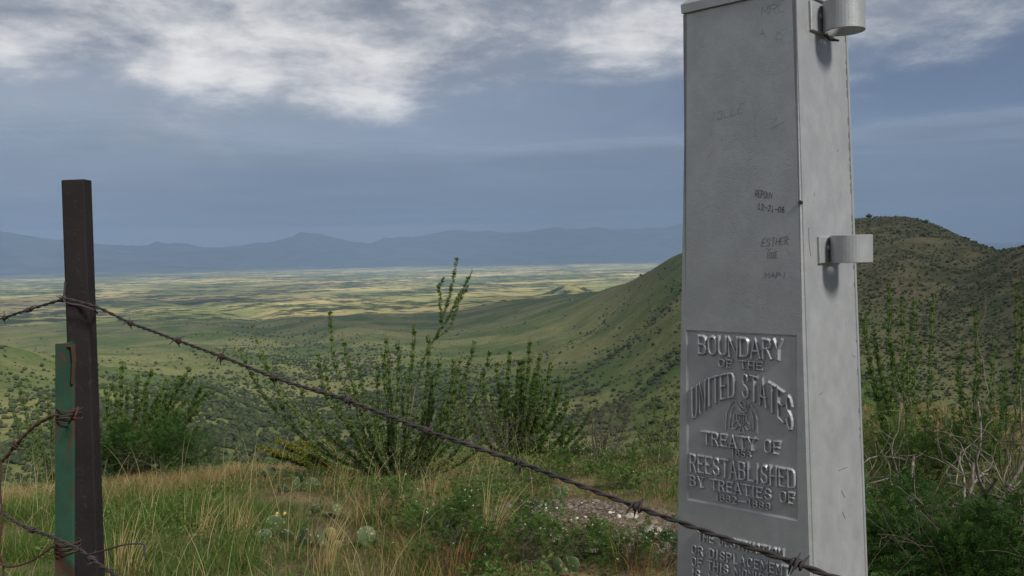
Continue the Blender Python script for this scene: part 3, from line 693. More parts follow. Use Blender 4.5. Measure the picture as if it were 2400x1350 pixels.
def spline(P, n):
    P = np.asarray(P, float); t = np.linspace(0, len(P) - 1, n); out = []
    for s_ in t:
        i = min(int(s_), len(P) - 2); f = s_ - i; p0 = P[max(i - 1, 0)]; p1 = P[i]; p2 = P[i + 1]; p3 = P[min(i + 2, len(P) - 1)]
        out.append(.5 * (2 * p1 + (p2 - p0) * f + (2 * p0 - 5 * p1 + 4 * p2 - p3) * f * f + (3 * p1 - p0 - 3 * p2 + p3) * f ** 3))
    return np.array(out)
def frame_at(P, i):
    T = P[min(i + 1, len(P) - 1)] - P[max(i - 1, 0)]; T = T / np.linalg.norm(T); N = np.cross(T, (0, 0, 1.)); N /= np.linalg.norm(N); return T, N, np.cross(N, T)
def twisted(parent, C, rw, pitch, m, n_strands=2, name='strand'):
    """strands wound round the centre line C"""
    s_ = np.concatenate([[0], np.cumsum(np.linalg.norm(np.diff(C, axis=0), axis=1))]); off = rw * .95
    for k in range(n_strands):
        P = []
        for i in range(len(C)):
            T, N, B = frame_at(C, i); a = 2 * math.pi * (s_[i] / pitch) + k * 2 * math.pi / n_strands; P.append(C[i] + off * (N * math.cos(a) + B * math.sin(a)))
        b = MB(); b.tube(np.array(P) - np.array(parent.location), rw, 6); b.build(name, m, parent, True)
def barb(parent, C, T, N, B, rw, m, seed):
    rd = random.Random(seed); b = MB(); o = np.array(parent.location)
    for q in range(2):
        P = []; a0 = rd.uniform(0, 6.28); sh = (q - .5) * rw * 3
        e0 = N * math.cos(a0) + B * math.sin(a0); ln = rd.uniform(.0075, .0115)
        P.append(C + T * (sh - rw * 2) + e0 * ln + (B * math.cos(a0) - N * math.sin(a0)) * rw * -1.5)
        for i in range(9):
            a = a0 + .3 + i * 2 * math.pi * 1.25 / 8; P.append(C + T * (sh + (i - 4) * rw * .35) + (N * math.cos(a) + B * math.sin(a)) * rw * 2.3)
        a1 = a0 + .3 + 2 * math.pi * 1.25; e1 = N * math.cos(a1 + 1.0) + B * math.sin(a1 + 1.0); P.append(C + T * (sh + rw * 2) + e1 * ln)
        P = np.array(P) - o; R = np.full(len(P), rw * .85); R[0] = R[-1] = rw * .2; b.tube(P, R, 5)
    b.build('barb', m, parent, True)
# top strand: from the left edge, past the post, down to the right in front of the obelisk
pR = []
Z0 = 1.215
for t0 in np.linspace(-1.0, 12.0, 27):
    zc = Z0 * (1 - .06446 * t0); xx = (305 + 75 * t0) / (1 - .06446 * t0); pR.append((t0, zc, xx))
yk = np.array([(150, 703), (225, 722), (305, 757), (418, 799), (520, 836), (643, 886), (815, 939), (1000, 1010), (1215, 1083), (1492, 1188), (1868, 1322), (2200, 1440), (2900, 1690)], float)
pts = [at(-160, 800, 1.42), at(-60, 768, 1.37), at(10, 745, 1.34), at(68, 726, 1.30), at(150, 703, 1.268 - .002)]
pts += [at(190, 709, 1.262), at(232, 722, 1.246)]
for t0, zc, xx in pR:
    if 300 < xx < 3500 and zc > .25: pts.append(at(xx, np.interp(xx, yk[:, 0], yk[:, 1]), zc))
C = spline(pts, 900)
sL_ = np.concatenate([[0], np.cumsum(np.linalg.norm(np.diff(C, axis=0), axis=1))])
C = np.stack([np.interp(np.linspace(0, sL_[-1], 1400), sL_, C[:, i]) for i in range(3)], -1)
bw = empty('barbed_wire', C[len(C) // 2]); tag(bw, 'long twisted barbed wire crossing in front of the silver obelisk', 'barbed wire')
twisted(bw, C, .00115, .032, M_wire)
def px_of(p):
    d = np.asarray(p) - np.array([0, 0, EYE]); return 1200 + F * (d @ CR) / (d @ _f), 675 - F * (d @ CU) / (d @ _f)
CX = np.array([px_of(p)[0] for p in C])
for k, xx in enumerate((10, 68, 150, 305, 418, 520, 643, 815, 1000, 1215, 1492, 1868, 2480)):
    i = int(np.argmin(np.abs(CX - xx))); T, N, B = frame_at(C, i); barb(bw, C[i], T, N, B, .0013, M_wire, 100 + k)
# clip wire that ties the strand to the brown post
b = MB(); q = [at(153, 660, 1.262), at(151, 685, 1.256), at(150, 704, 1.252), at(165, 712, 1.246), at(190, 716, 1.25), at(222, 728, 1.252), at(228, 735, 1.30)]
clip = empty('wire_clip', q[3]); b.tube(spline(np.array(q) - q[3], 30), .0014, 6); b.build('clip', M_wire, clip, True)
tag(clip, 'thin wire clip binding the barbed strand to the brown post', 'wire clip')
# rusty tie strand at mid height with wraps round the green stake
C = spline([at(-120, 1190, 1.30), at(-40, 1112, 1.27), at(8, 1078, 1.25), at(40, 1040, 1.24), at(80, 1000, 1.225), at(130, 972, 1.205)], 160)
rw_ = empty('rusty_wire', C[100]); tag(rw_, 'rusty barbed wire rising to the wrap around the green stake', 'barbed wire')
twisted(rw_, C, .0014, .03, M_rustwire); T, N, B = frame_at(C, 92); barb(rw_, C[92], T, N, B, .0015, M_rustwire, 5)
b = MB(); cg = (at(155, 972, DG) + gY * .012)
P = [cg + (-gX * math.cos(a) * .0162 - gY * math.sin(a) * .018) + gd * (.008 - a * .0009 + .0015 * math.sin(a * 2.3)) for a in np.linspace(0, 3.3 * 2 * math.pi, 110)]
b.tube(np.array(P) - C[100], .0010, 6); b.build('wrap', M_rustwire, rw_, True)
b = MB(); P = spline([P[-1], at(176, 965, 1.185), at(184, 955, 1.185), at(176, 975, 1.18)], 14); b.tube(np.array(P) - C[100], .0015, 6); b.build('loose_end', M_rustwire, rw_, True)
# lower strand
C = spline([at(-80, 1150, 1.30), at(5, 1203, 1.27), at(60, 1236, 1.24), at(130, 1262, 1.20), at(188, 1290, 1.18), at(235, 1325, 1.15), at(330, 1390, 1.08), at(480, 1480, 1.0)], 420)
lw = empty('lower_barbed_wire', C[200]); tag(lw, 'lower barbed wire strand crossing the green stake near the bottom', 'barbed wire')
twisted(lw, C, .0014, .032, M_wire)
CX = np.array([px_of(p)[0] for p in C])
for k, xx in enumerate((75, 215)):
    i = int(np.argmin(np.abs(CX - xx))); T, N, B = frame_at(C, i); barb(lw, C[i], T, N, B, .0015, M_wire, 300 + k)
b = MB(); b.tube(spline(np.array([at(205, 1300, 1.17), at(245, 1290, 1.16), at(290, 1277, 1.15), at(335, 1275, 1.15), at(338, 1290, 1.15), at(343, 1312, 1.15)]) - C[200], 30), .0012, 5); b.build('loose_end', M_wire, lw, True)
C = spline([at(-60, 1290, 1.26), at(0, 1322, 1.24), at(30, 1328, 1.23), at(75, 1314, 1.21), at(128, 1278, 1.195)], 120)
tw = empty('tie_wire', C[60]); tag(tw, 'rusty tie wire looped round the green stake near its foot', 'wire')
b = MB(); b.tube(C - C[60], .0015, 6); b.build('strand', M_rustwire, tw, True)
b = MB(); cg = (at(152, 1285, DG) + gY * .012)
P = [cg + (-gX * math.cos(a) * .0162 - gY * math.sin(a) * .018) + gd * (.008 - a * .0009) for a in np.linspace(0, 3.2 * 2 * math.pi, 100)]
b.tube(np.array(P) - C[60], .0010, 6); b.build('wrap', M_rustwire, tw, True)
C = spline([at(3, 1082, 1.25), at(0, 1150, 1.25), at(6, 1210, 1.25), at(-2, 1290, 1.25), at(8, 1330, 1.24), at(2, 1500, 1.25)], 80)
st = empty('wire_stay', C[40]); tag(st, 'thin rusty upright wire stay at the far left edge', 'wire'); b = MB(); b.tube(C - C[40], .0014, 6); b.build('strand', M_rustwire, st, True)

# ---------------------------------------------------------------- far shrubs
def ico(level):
    g = (1 + 5 ** .5) / 2
    V = [np.array(v, float) / np.linalg.norm(v) for v in ((-1, g, 0), (1, g, 0), (-1, -g, 0), (1, -g, 0), (0, -1, g), (0, 1, g), (0, -1, -g), (0, 1, -g), (g, 0, -1), (g, 0, 1), (-g, 0, -1), (-g, 0, 1))]
    Fa = [(0, 11, 5), (0, 5, 1), (0, 1, 7), (0, 7, 10), (0, 10, 11), (1, 5, 9), (5, 11, 4), (11, 10, 2), (10, 7, 6), (7, 1, 8), (3, 9, 4), (3, 4, 2), (3, 2, 6), (3, 6, 8), (3, 8, 9), (4, 9, 5), (2, 4, 11), (6, 2, 10), (8, 6, 7), (9, 8, 1)]
    for _ in range(level):
        c = {}; N = []
        def mid(a, b):
            k = (min(a, b), max(a, b))
            if k not in c: m = V[a] + V[b]; V.append(m / np.linalg.norm(m)); c[k] = len(V) - 1
            return c[k]
        for a, b, d in Fa: x, y, z = mid(a, b), mid(b, d), mid(d, a); N += [(a, x, z), (b, y, x), (d, z, y), (x, y, z)]
        Fa = N
    return np.array(V), np.array(Fa)
def shrub_cols(n): 
    k = RNG.random((n, 1)); return np.array([[.030, .044, .018]]) * (1 - k) + np.array([[.072, .088, .036]]) * k
M_shrub = leaf_mat('far_shrub_leaf', (.024, .037, .017), (.052, .066, .03), .15, .12)
M_shrubc = leaf_mat('far_shrub_mass', 0, 0, 1, .1, attr=True)
def clump_mesh(seed, n=70):
    """loose shrub: crown of leaf-spray triangles round several lobes, about 1 m across"""
    r = np.random.default_rng(seed); V = []; Fs = []
    lobes = [(r.normal(0, .22, 3) * np.array([1, 1, .5]) + np.array([0, 0, .42]), r.uniform(.24, .38)) for _ in range(5)]
    for k in range(n):
        c, R = lobes[r.integers(5)]; d = r.normal(size=3); d /= np.linalg.norm(d); d[2] = abs(d[2]) * .9 - .2; p = c + d * R * r.uniform(.65, 1.05)
        u = r.normal(size=3); u /= np.linalg.norm(u); w = np.cross(u, d); w /= np.linalg.norm(w) + 1e-6; s = r.uniform(.07, .16)
        i = len(V); V += [p + u * s, p - u * s * .6 + w * s, p - u * s * .6 - w * s, p + d * s * .8]; Fs += [(i, i + 1, i + 3), (i + 1, i + 2, i + 3), (i + 2, i, i + 3)]
    iv, fi = ico(1); iv = iv * np.array([.36, .36, .32]) * (1 + .25 * (r.random((len(iv), 1)) - .5)) + np.array([0, 0, .36]); i = len(V); V += list(iv); Fs += [tuple(np.array(f) + i) for f in fi]
    return make_mesh('shrub', np.array(V), [np.array(Fs)], [M_shrub])
CL = [clump_mesh(s) for s in (1, 2, 3, 4, 5)]
def far_shrubs():
    N = 72000
    th = RNG.uniform(-.56, .58, N); r = np.exp(RNG.uniform(math.log(220), math.log(3400), N) * .55 + RNG.uniform(math.log(300), math.log(3400), N) * .45)
    x = r * np.sin(th); y = r * np.cos(th); xi = ximg(th)
    dr = np.minimum.reduce([seg_dist(x, y, P) for P in DRAIN]); wd = np.exp(-(dr / (70 + r * .03)) ** 2)
    n = fbm(x / 160, y / 160, 4, 91); n2 = fbm(x / 45, y / 45, 3, 95)
    rightw = sstep(xi, 1550, 2000)
    near = 1 - sstep(r, 420, 900)
    lcor = np.clip((.58 - ridged(x / 420, y / 420, 4, 21)) * 4, 0, 1)     # gullies
    gul = np.clip((.60 - ridged(x / 110, y / 110, 3, 31)) * 4, 0, 1)
    p = .03 + 1.1 * wd + .22 * np.clip((n - .5) * 5, 0, 1) + .25 * lcor * np.clip(n2 * 2 - .6, 0, 1) + .12 * near + 1.3 * rightw * np.clip(n2 * 2.4 - .5, 0, 1) + .2 * gul * n
    gl = np.minimum.reduce([seg_dist(x, y, P) for P in GULLY]); p = p + .9 * np.exp(-(gl / 20) ** 2) + .45 * (1 - sstep(r, 300, 480)) * np.clip(n2 * 2.4 - .5, 0, 1)
    p *= .6 * np.where(r > 1500, .7, 1)
    N2 = 45000; th2 = RNG.uniform(.16, .58, N2); r2 = RNG.uniform(330, 1250, N2); x2 = r2 * np.sin(th2); y2 = r2 * np.cos(th2)
    p2 = .55 * np.clip(fbm(x2 / 40, y2 / 40, 3, 97) * 2.6 - .75, .05, 1) * sstep(ximg(th2), 1500, 1950)
    x, y, r, xi, wd, p = (np.concatenate(q) for q in ((x, x2), (y, y2), (r, r2), (xi, ximg(th2)), (wd, np.full(N2, -.6)), (p, p2)))
    k = RNG.random(len(x)) < p; x, y, r, xi, wd = x[k], y[k], r[k], xi[k], wd[k]; z = ground_z(x, y)
    size = RNG.lognormal(0, .38, len(x)) * (1.5 + .9 * wd + .00035 * r); size = np.clip(size * (1 - .35 * sstep(xi, 1550, 2000)), .6, 5.5)
    # seen from the camera?
    vis = np.ones(len(x), bool)
    for f in np.linspace(.1, .97, 24):
        g = ground_z(x * f, y * f); vis &= g < EYE + (z + size * .8 - EYE) * f
    x, y, z, r, size = x[vis], y[vis], z[vis], r[vis], size[vis]; inf = (np.abs(1200 + F * x / y - 1200) < 1190)
    app = size / r * np.where(inf, 1, 0); order = np.argsort(-app); top = order[:300]; rest = order[300:]
    for i in top:
        o = bpy.data.objects.new('hillside_shrub', CL[int(RNG.integers(5))]); COL.objects.link(o)
        o.location = (x[i], y[i], z[i] - .1 * size[i]); s = size[i]; o.scale = (s * RNG.uniform(.9, 1.4), s * RNG.uniform(.9, 1.4), s * RNG.uniform(.75, 1.05)); o.rotation_euler = (0, 0, RNG.uniform(0, 6.28))
        tag(o, 'dark green shrub dotted among others on the distant grassy hillside', 'shrub', 'dark shrubs on the distant hillside')
    oc_v = np.array([(1, 0, 0), (-1, 0, 0), (0, 1, 0), (0, -1, 0), (0, 0, 1), (0, 0, -1)], float); oc_f = np.array([(0, 2, 4), (2, 1, 4), (1, 3, 4), (3, 0, 4), (2, 0, 5), (1, 2, 5), (3, 1, 5), (0, 3, 5)])
    iv1, fi1 = ico(1); iv0, fi0 = ico(0); Vs = []; Fs = []; Cs = []; base = 0
    for lv, (iv, fi) in enumerate(((iv1, fi1), (iv0, fi0), (oc_v, oc_f))):
        rr_ = r[rest]; sel = rest[(rr_ < 380) if lv == 0 else ((rr_ >= 380) & (rr_ < 900)) if lv == 1 else (rr_ >= 900)]; m = len(sel)
        if not m: continue
        J = 1 + (.55 if lv == 0 else .4) * (RNG.random((m, len(iv), 1)) - .5)
        S = size[sel][:, None, None] * np.stack([RNG.uniform(.42, .68, m), RNG.uniform(.42, .68, m), RNG.uniform(.36, .52, m)], -1)[:, None, :]
        P = iv[None] * J * S + np.stack([x[sel], y[sel], z[sel] + size[sel] * .3], -1)[:, None, :]
        Vs.append(P.reshape(-1, 3)); Fs.append((fi[None] + (np.arange(m) * len(iv))[:, None, None]).reshape(-1, 3) + base); base += m * len(iv)
        Cs.append(np.repeat(shrub_cols(m), len(iv), 0))
    o = obj('hillside_scrub', make_mesh('hillside_scrub', np.concatenate(Vs), Fs, [M_shrubc], False, cols=np.concatenate(Cs)))
    tag(o, 'dark scrub scattered over the far slopes and gullies', 'scrub', kind='stuff')
    print('shrubs', len(top), len(rest))
far_shrubs()

# ---------------------------------------------------------------- near plants: helpers
def leaf_quads(P, D, L, Wd, up=None, cup=.0):
    """diamond leaves: base P, direction D, length L, width Wd -> verts (n*4), quads"""
    n = len(P); D = D / (np.linalg.norm(D, axis=1)[:, None] + 1e-9)
    U = RNG.normal(size=(n, 3)) if up is None else up
    S = np.cross(D, U); S /= np.linalg.norm(S, axis=1)[:, None] + 1e-9
    L = np.broadcast_to(L, (n,))[:, None]; Wd = np.broadcast_to(Wd, (n,))[:, None]
    V = np.stack([P, P + D * L * .55 + S * Wd * .5, P + D * L, P + D * L * .55 - S * Wd * .5], 1)
    return V.reshape(-1, 3), np.arange(n * 4).reshape(n, 4)
M_cane = rough_mat('ocotillo_bark', (.10, .09, .055), (.19, .165, .115), 40, .9, 120, .6, .003, c3=(.07, .075, .035), thr=(.5, .6))
M_oleaf = leaf_mat('ocotillo_leaf', (.076, .155, .030), (.13, .215, .046), 9, .42)
M_oleafy = leaf_mat('ocotillo_leaf_yellow', (.14, .165, .02), (.25, .235, .035), 12, .35)
M_flower = leaf_mat('ocotillo_flower', (.22, .085, .03), (.26, .13, .05), 40, .3)
M_grey = rough_mat('bare_branch', (.11, .095, .08), (.22, .195, .165), 30, .9, 90, .6, .003, c3=(.07, .06, .05), thr=(.52, .62))
M_greyd = rough_mat('dark_twig', (.06, .05, .04), (.12, .10, .08), 30, .9, 90, .6, .003)

def cane(root, pts, r0=.011, leaf0=.06, dens=330, llen=.024, lm=None, flower=False, leaf_r=1.0, name='cane', mat_=None):
    o = np.array(root.location); P = spline(pts, 18) - o
    P[1:-1] += RNG.normal(0, .006, (16, 3)) ; R = np.linspace(r0, r0 * .35, 18)
    b = MB(); b.tube(P, R, 5); c = b.build(name, mat_ or M_cane, root, True)
    s_ = np.concatenate([[0], np.cumsum(np.linalg.norm(np.diff(P, axis=0), axis=1))]); L = s_[-1]
    n = int(dens * 2.2 * L * (1 - leaf0))
    if n > 4:
        t = RNG.uniform(leaf0, 1, n); t = leaf0 + (1 - leaf0) * ((t - leaf0) / (1 - leaf0)) ** .9
        t = t + .012 * np.sin(t * 90 + RNG.uniform(0, 6))       # loose whorls
        t = np.clip(t, 0, 1)
        Q = np.stack([np.interp(t * L, s_, P[:, i]) for i in range(3)], -1); T = np.stack([np.interp(t, np.linspace(0, 1, 18), np.gradient(P, axis=0)[:, i]) for i in range(3)], -1); T /= np.linalg.norm(T, axis=1)[:, None]
        E = RNG.normal(size=(n, 3)); E -= T * (E * T).sum(1)[:, None]; E /= np.linalg.norm(E, axis=1)[:, None]
        V, Q4 = leaf_quads(Q + E * r0 * .5, E + T * RNG.uniform(.1, 1.3, n)[:, None], llen * .85 * RNG.uniform(.6, 1.25, n) * leaf_r, 0.011 * leaf_r * RNG.uniform(.7, 1.3, n))
        lo = obj('leaves', make_mesh('leaves', V, [Q4], [lm or M_oleaf]), c); tag(lo, kind='stuff')
    if flower:
        n = 14; D = (P[-1] - P[-3]); D /= np.linalg.norm(D); Q = P[-1] + D * RNG.uniform(-.02, .08, n)[:, None]
        V, Q4 = leaf_quads(Q, RNG.normal(size=(n, 3)) * .6 + D, .020, .008); fo = obj('flower_spike', make_mesh('flower_spike', V, [Q4], [M_flower]), c); tag(fo, kind='stuff')
    return c
def extra(tips, n, seed, drop=(30, 190)):
    rd = random.Random(seed); return list(tips) + [(t[0] + rd.gauss(0, 28), min(t[1] + rd.uniform(*drop), 1035)) for t in (rd.choice(tips) for _ in range(n))]
def ocotillo(name, base_px, tips, label, depth=None, spread=.05, bow=.30, group='ocotillo plants on the ridge', jit=.35, flowers=(), **kw):
    g = hit(*base_px) if depth is None else None
    if depth is not None:
        g = at(*base_px, depth); g[2] = gz(g[0], g[1])
    dep = depth_of(g); root = empty(name, g); tag(root, label, 'ocotillo', group)
    for i, tp in enumerate(tips):
        d = dep + RNG.uniform(-jit, jit); T = at(tp[0], tp[1], d); B = g + np.array([RNG.normal(0, spread), RNG.normal(0, spread), -.03]); h = T - B
        c1 = B + np.array([h[0] * (.33 + bow * .55), h[1] * (.33 + bow * .5), h[2] * .33]); c2 = B + np.array([h[0] * (.66 + bow * .55), h[1] * (.66 + bow * .4), h[2] * .66])
        w = RNG.normal(0, .018, 3)
        k = dict(kw); 
        if len(tp) > 2: k.update(tp[2])
        cane(root, [B, c1 + w, c2 - w, T], flower=i in flowers, **k)
    return root

# central ocotillo
tips = [(972, 762), (905, 792), (772, 722), (806, 800), (842, 862), (884, 850), (1002, 788), (932, 800), (1112, 802), (1078, 848), (1150, 822), (700, 905), (1012, 880), (762, 848), (832, 905), (952, 868),
        (868, 930), (1048, 905), (995, 930), (790, 930), (910, 905), (1030, 842), (1090, 900), (1120, 930), (820, 970), (740, 960), (1060, 960), (960, 940), (590, 758, dict(dens=130, leaf0=.35)), (650, 930, dict(dens=200)),
        (880, 980), (925, 965), (1000, 985), (1085, 985), (775, 1000)]
oc = ocotillo('ocotillo', (930, 1128), extra(tips, 26, 1), 'largest ocotillo, its tallest cane rising above the valley floor in the middle', flowers=(0, 1, 3, 9), bow=.34, dens=400, llen=.027)
dc = depth_of(np.array(oc.location))
st_ = np.array(oc.location)
cane(oc, [st_ + np.array([.03, 0, 0]), at(962, 960, dc - .1), at(985, 860, dc - .1), at(1018, 800, dc - .1), at(1040, 735, dc - .1), at(1062, 660, dc - .1), at(1070, 607, dc - .1)], .010, .52, 420)
cane(oc, [at(1026, 785, dc - .1), at(1055, 740, dc - .12), at(1078, 690, dc - .12), at(1100, 648, dc - .12)], .007, .1, 420, flower=True)
cane(oc, [at(1030, 770, dc - .1), at(1034, 720, dc - .08), at(1030, 680, dc - .08), at(1038, 652, dc - .08)], .006, .1, 400)
cane(oc, [at(1020, 795, dc - .1), at(1052, 770, dc - .05), at(1072, 720, dc - .05), at(1095, 668, dc - .05)], .006, .1, 330)
# low yellow-tipped canes beside it
ocotillo('ocotillo', (800, 1112), [(602, 1046), (648, 1032), (700, 1036), (735, 1052), (640, 1066, dict(lm=M_oleaf)), (690, 1070, dict(lm=M_oleaf)), (770, 1030), (665, 1045)], 'low sprawling ocotillo with bright yellow-green canes leaning left', bow=-.1, dens=520, lm=M_oleafy, llen=.032, leaf_r=1.25, r0=.014, jit=.15)
# second ocotillo
tips = [(1242, 800), (1196, 822), (1162, 850), (1290, 852), (1130, 882), (1266, 832), (1216, 862), (1312, 882), (1060, 925, dict(dens=200, lm=M_oleafy)), (1180, 900), (1230, 905), (1262, 890), (1150, 920), (1290, 915), (1205, 930), (1110, 935), (1245, 950), (1275, 960), (1175, 960), (1300, 950), (1225, 880), (1255, 865), (1140, 965), (1190, 985), (1220, 990), (1330, 925)]
ocotillo('ocotillo', (1195, 1072), extra(tips, 16, 2, (10, 90)), 'dense dark green ocotillo clump just right of the largest one', depth=11.8, flowers=(0, 5), dens=430, llen=.034, leaf_r=1.15, r0=.014)
ocotillo('ocotillo', (1312, 1078), [(1268, 1012), (1385, 962), (1352, 985), (1322, 1000), (1258, 1042), (1372, 1010)], 'small low ocotillo with few short canes behind the wire', depth=11.5, bow=.0, dens=380, llen=.032, leaf_r=1.1)
tips = [(1480, 965), (1582, 900), (1532, 928), (1562, 885), (1510, 950), (1590, 940), (1548, 965), (1500, 1000), (1575, 985), (1530, 1000)]
ocotillo('ocotillo', (1545, 1080), tips, 'thin caned ocotillo half hidden by the left edge of the obelisk', depth=11.5, dens=200, llen=.03, r0=.010)
# left ocotillo behind the brown post
tips = [(286, 850), (356, 868), (422, 880), (472, 904), (446, 860), (392, 890), (322, 880), (480, 932), (262, 900), (300, 905), (345, 915), (410, 915), (440, 935), (375, 935), (465, 960), (275, 940), (455, 885), (330, 950), (420, 960), (395, 975), (250, 960), (300, 980)]
ocotillo('ocotillo', (300, 1085), extra(tips, 18, 3, (10, 70)), 'bushy ocotillo leaning right behind the brown fence post', depth=11.5, dens=430, llen=.034, leaf_r=1.15, bow=.0, r0=.013, spread=.16)
ocotillo('ocotillo', (120, 1085), [(42, 900), (85, 945), (30, 960), (110, 930), (60, 985), (150, 955)], 'sparse ocotillo at the left edge beyond the green stake', depth=12.3, dens=330, llen=.033, leaf_r=1.1, bow=.15)
# right side ocotillos, bare below and leafy toward the tips
kw = dict(dens=430, leaf0=.45, llen=.022, r0=.0085)
ocotillo('ocotillo', (2130, 1100), [(2082, 668), (2115, 690), (2143, 705), (2022, 738), (2188, 690), (2062, 832, dict(leaf0=.1)), (2048, 770), (2090, 800), (2045, 900, dict(leaf0=.1)), (2078, 880, dict(leaf0=.1)), (2160, 800), (2110, 850), (2040, 850, dict(leaf0=.1)), (2070, 920, dict(leaf0=.1)), (2100, 930, dict(leaf0=.1)), (2140, 900, dict(leaf0=.1)), (2055, 960, dict(leaf0=.1)), (2180, 930, dict(leaf0=.1))], 'ocotillo with bare lower stems close beside the right face of the obelisk', depth=6.8, flowers=(0,), bow=.2, **kw)
ocotillo('ocotillo', (2280, 1090), [(2284, 722), (2330, 788), (2258, 800), (2300, 850), (2240, 860), (2320, 900), (2270, 930, dict(leaf0=.1)), (2230, 950, dict(leaf0=.1)), (2310, 960, dict(leaf0=.1))], 'ocotillo with a rusty bloom at its tip, between the two others on the right', depth=7.4, flowers=(0,), bow=.2, **kw)
ocotillo('ocotillo', (2370, 1080), [(2386, 658), (2402, 700), (2352, 850), (2425, 760), (2440, 700), (2380, 880), (2345, 905)], 'ocotillo with a tall leafy cane at the right edge of view', depth=7.0, flowers=(0,), bow=.15, **kw)

# branching shrubs
def branch(b, p, d, L, r, lev, rd, tips, kink=.35, minr=.0012, gravity=0.):
    n = 5; P = [p]; R = [r]
    for i in range(n):
        d = d + np.array([rd.gauss(0, kink), rd.gauss(0, kink), rd.gauss(0, kink) + gravity]) * .5; d /= np.linalg.norm(d); P.append(P[-1] + d * L / n); R.append(max(minr, r * (1 - .5 * (i + 1) / n)))
    b.tube(np.array(P), R, 5 if r > .004 else 4, cap=False); tips.append((P[-1], d)); tips.append((P[-2], d)); tips.append((P[3], d))
    if lev > 0:
        for k in range(rd.choice((2, 3, 3))):
            i = rd.randint(2, n); e = np.array([rd.gauss(0, 1), rd.gauss(0, 1), rd.gauss(.25, .8)]); e = d * .8 + e / np.linalg.norm(e) * .85
            branch(b, P[i], e / np.linalg.norm(e), L * rd.uniform(.5, .85), R[i] * .72, lev - 1, rd, tips, kink, minr, gravity)
def bare_shrub(name, base_px, depth, n, L, r, lev, label, m, seed, cat='shrub', kink=.35, lean=(0, 0), up=1.0):
    g = at(*base_px, depth); g[2] = gz(g[0], g[1]); root = empty(name, g); tag(root, label, cat); rd = random.Random(seed)
    for k in range(n):
        b = MB(); a = 6.28 * (k + rd.random() * .6) / n; d = np.array([math.cos(a) * .6 + lean[0], math.sin(a) * .6 + lean[1], up]); d /= np.linalg.norm(d); tips = []
        branch(b, np.array([math.cos(a), math.sin(a), -.3]) * .05, d, L * rd.uniform(.7, 1.1), r * rd.uniform(.7, 1.1), lev, rd, tips, kink); b.build('branch', m, root, True)
    return root
bare_shrub('bare_shrub', (2115, 1200), 5.0, 3, .62, .018, 3, 'leafless pale twisted shrub standing nearest the obelisk on the right', M_grey, 3, kink=.45, up=1.7)
bare_shrub('bare_shrub', (2245, 1265), 4.7, 3, .66, .020, 3, 'leafless pale grey shrub with a forked crooked trunk, middle of the right side', M_grey, 8, kink=.48, up=1.7)
bare_shrub('bare_shrub', (2372, 1220), 5.0, 3, .64, .018, 3, 'leafless pale branching shrub at the right edge above green foliage', M_grey, 12, kink=.45, up=1.7)
bare_shrub('bare_shrub', (1410, 1085), 10.8, 11, .62, .008, 3, 'brown leafless brush clump behind the wire left of the obelisk', M_greyd, 5, kink=.25, up=1.4)
bare_shrub('bare_shrub', (1160, 1075), 10.6, 6, .5, .006, 3, 'thin dry twigs in front of the dense ocotillo clump', M_greyd, 6, kink=.25, up=1.4)
bare_shrub('dead_branch', (1545, 1130), 8.2, 5, .45, .007, 2, 'fallen dark dead branches lying low by the left side of the obelisk', M_greyd, 9, 'branch', .3, (0.8, 0), .25)

# feathery leafed shrubs
M_feather = leaf_mat('feathery_leaf', (.028, .068, .015), (.058, .115, .027), 5, .35)
M_feather2 = leaf_mat('feathery_leaf_pale', (.050, .10, .02), (.095, .15, .035), 6, .35)
def fronds(P, D, L, pairs, ll, lw):
    """compound leaves: a rachis of paired leaflets"""
    n = len(P); D = D / np.linalg.norm(D, axis=1)[:, None]; S = np.cross(D, np.array([0, 0, 1.]) + RNG.normal(0, .4, (n, 3))); S /= np.linalg.norm(S, axis=1)[:, None] + 1e-9
    Vs = []
    t = np.linspace(.15, 1, pairs); pp = []; dd = []
    for k in range(pairs):
        q = P + D * (L * t[k])[:, None] - np.array([0, 0, 1.]) * (L * t[k] ** 2 * .35)[:, None]
        for sg in (-1, 1): pp.append(q); dd.append(S * sg + D * .55)
    pp = np.concatenate(pp); dd = np.concatenate(dd); up = np.cross(dd, np.tile(D, (pairs * 2, 1))) + RNG.normal(0, .25, dd.shape)
    return leaf_quads(pp, dd, ll * RNG.uniform(.8, 1.2, len(pp)), lw, up)
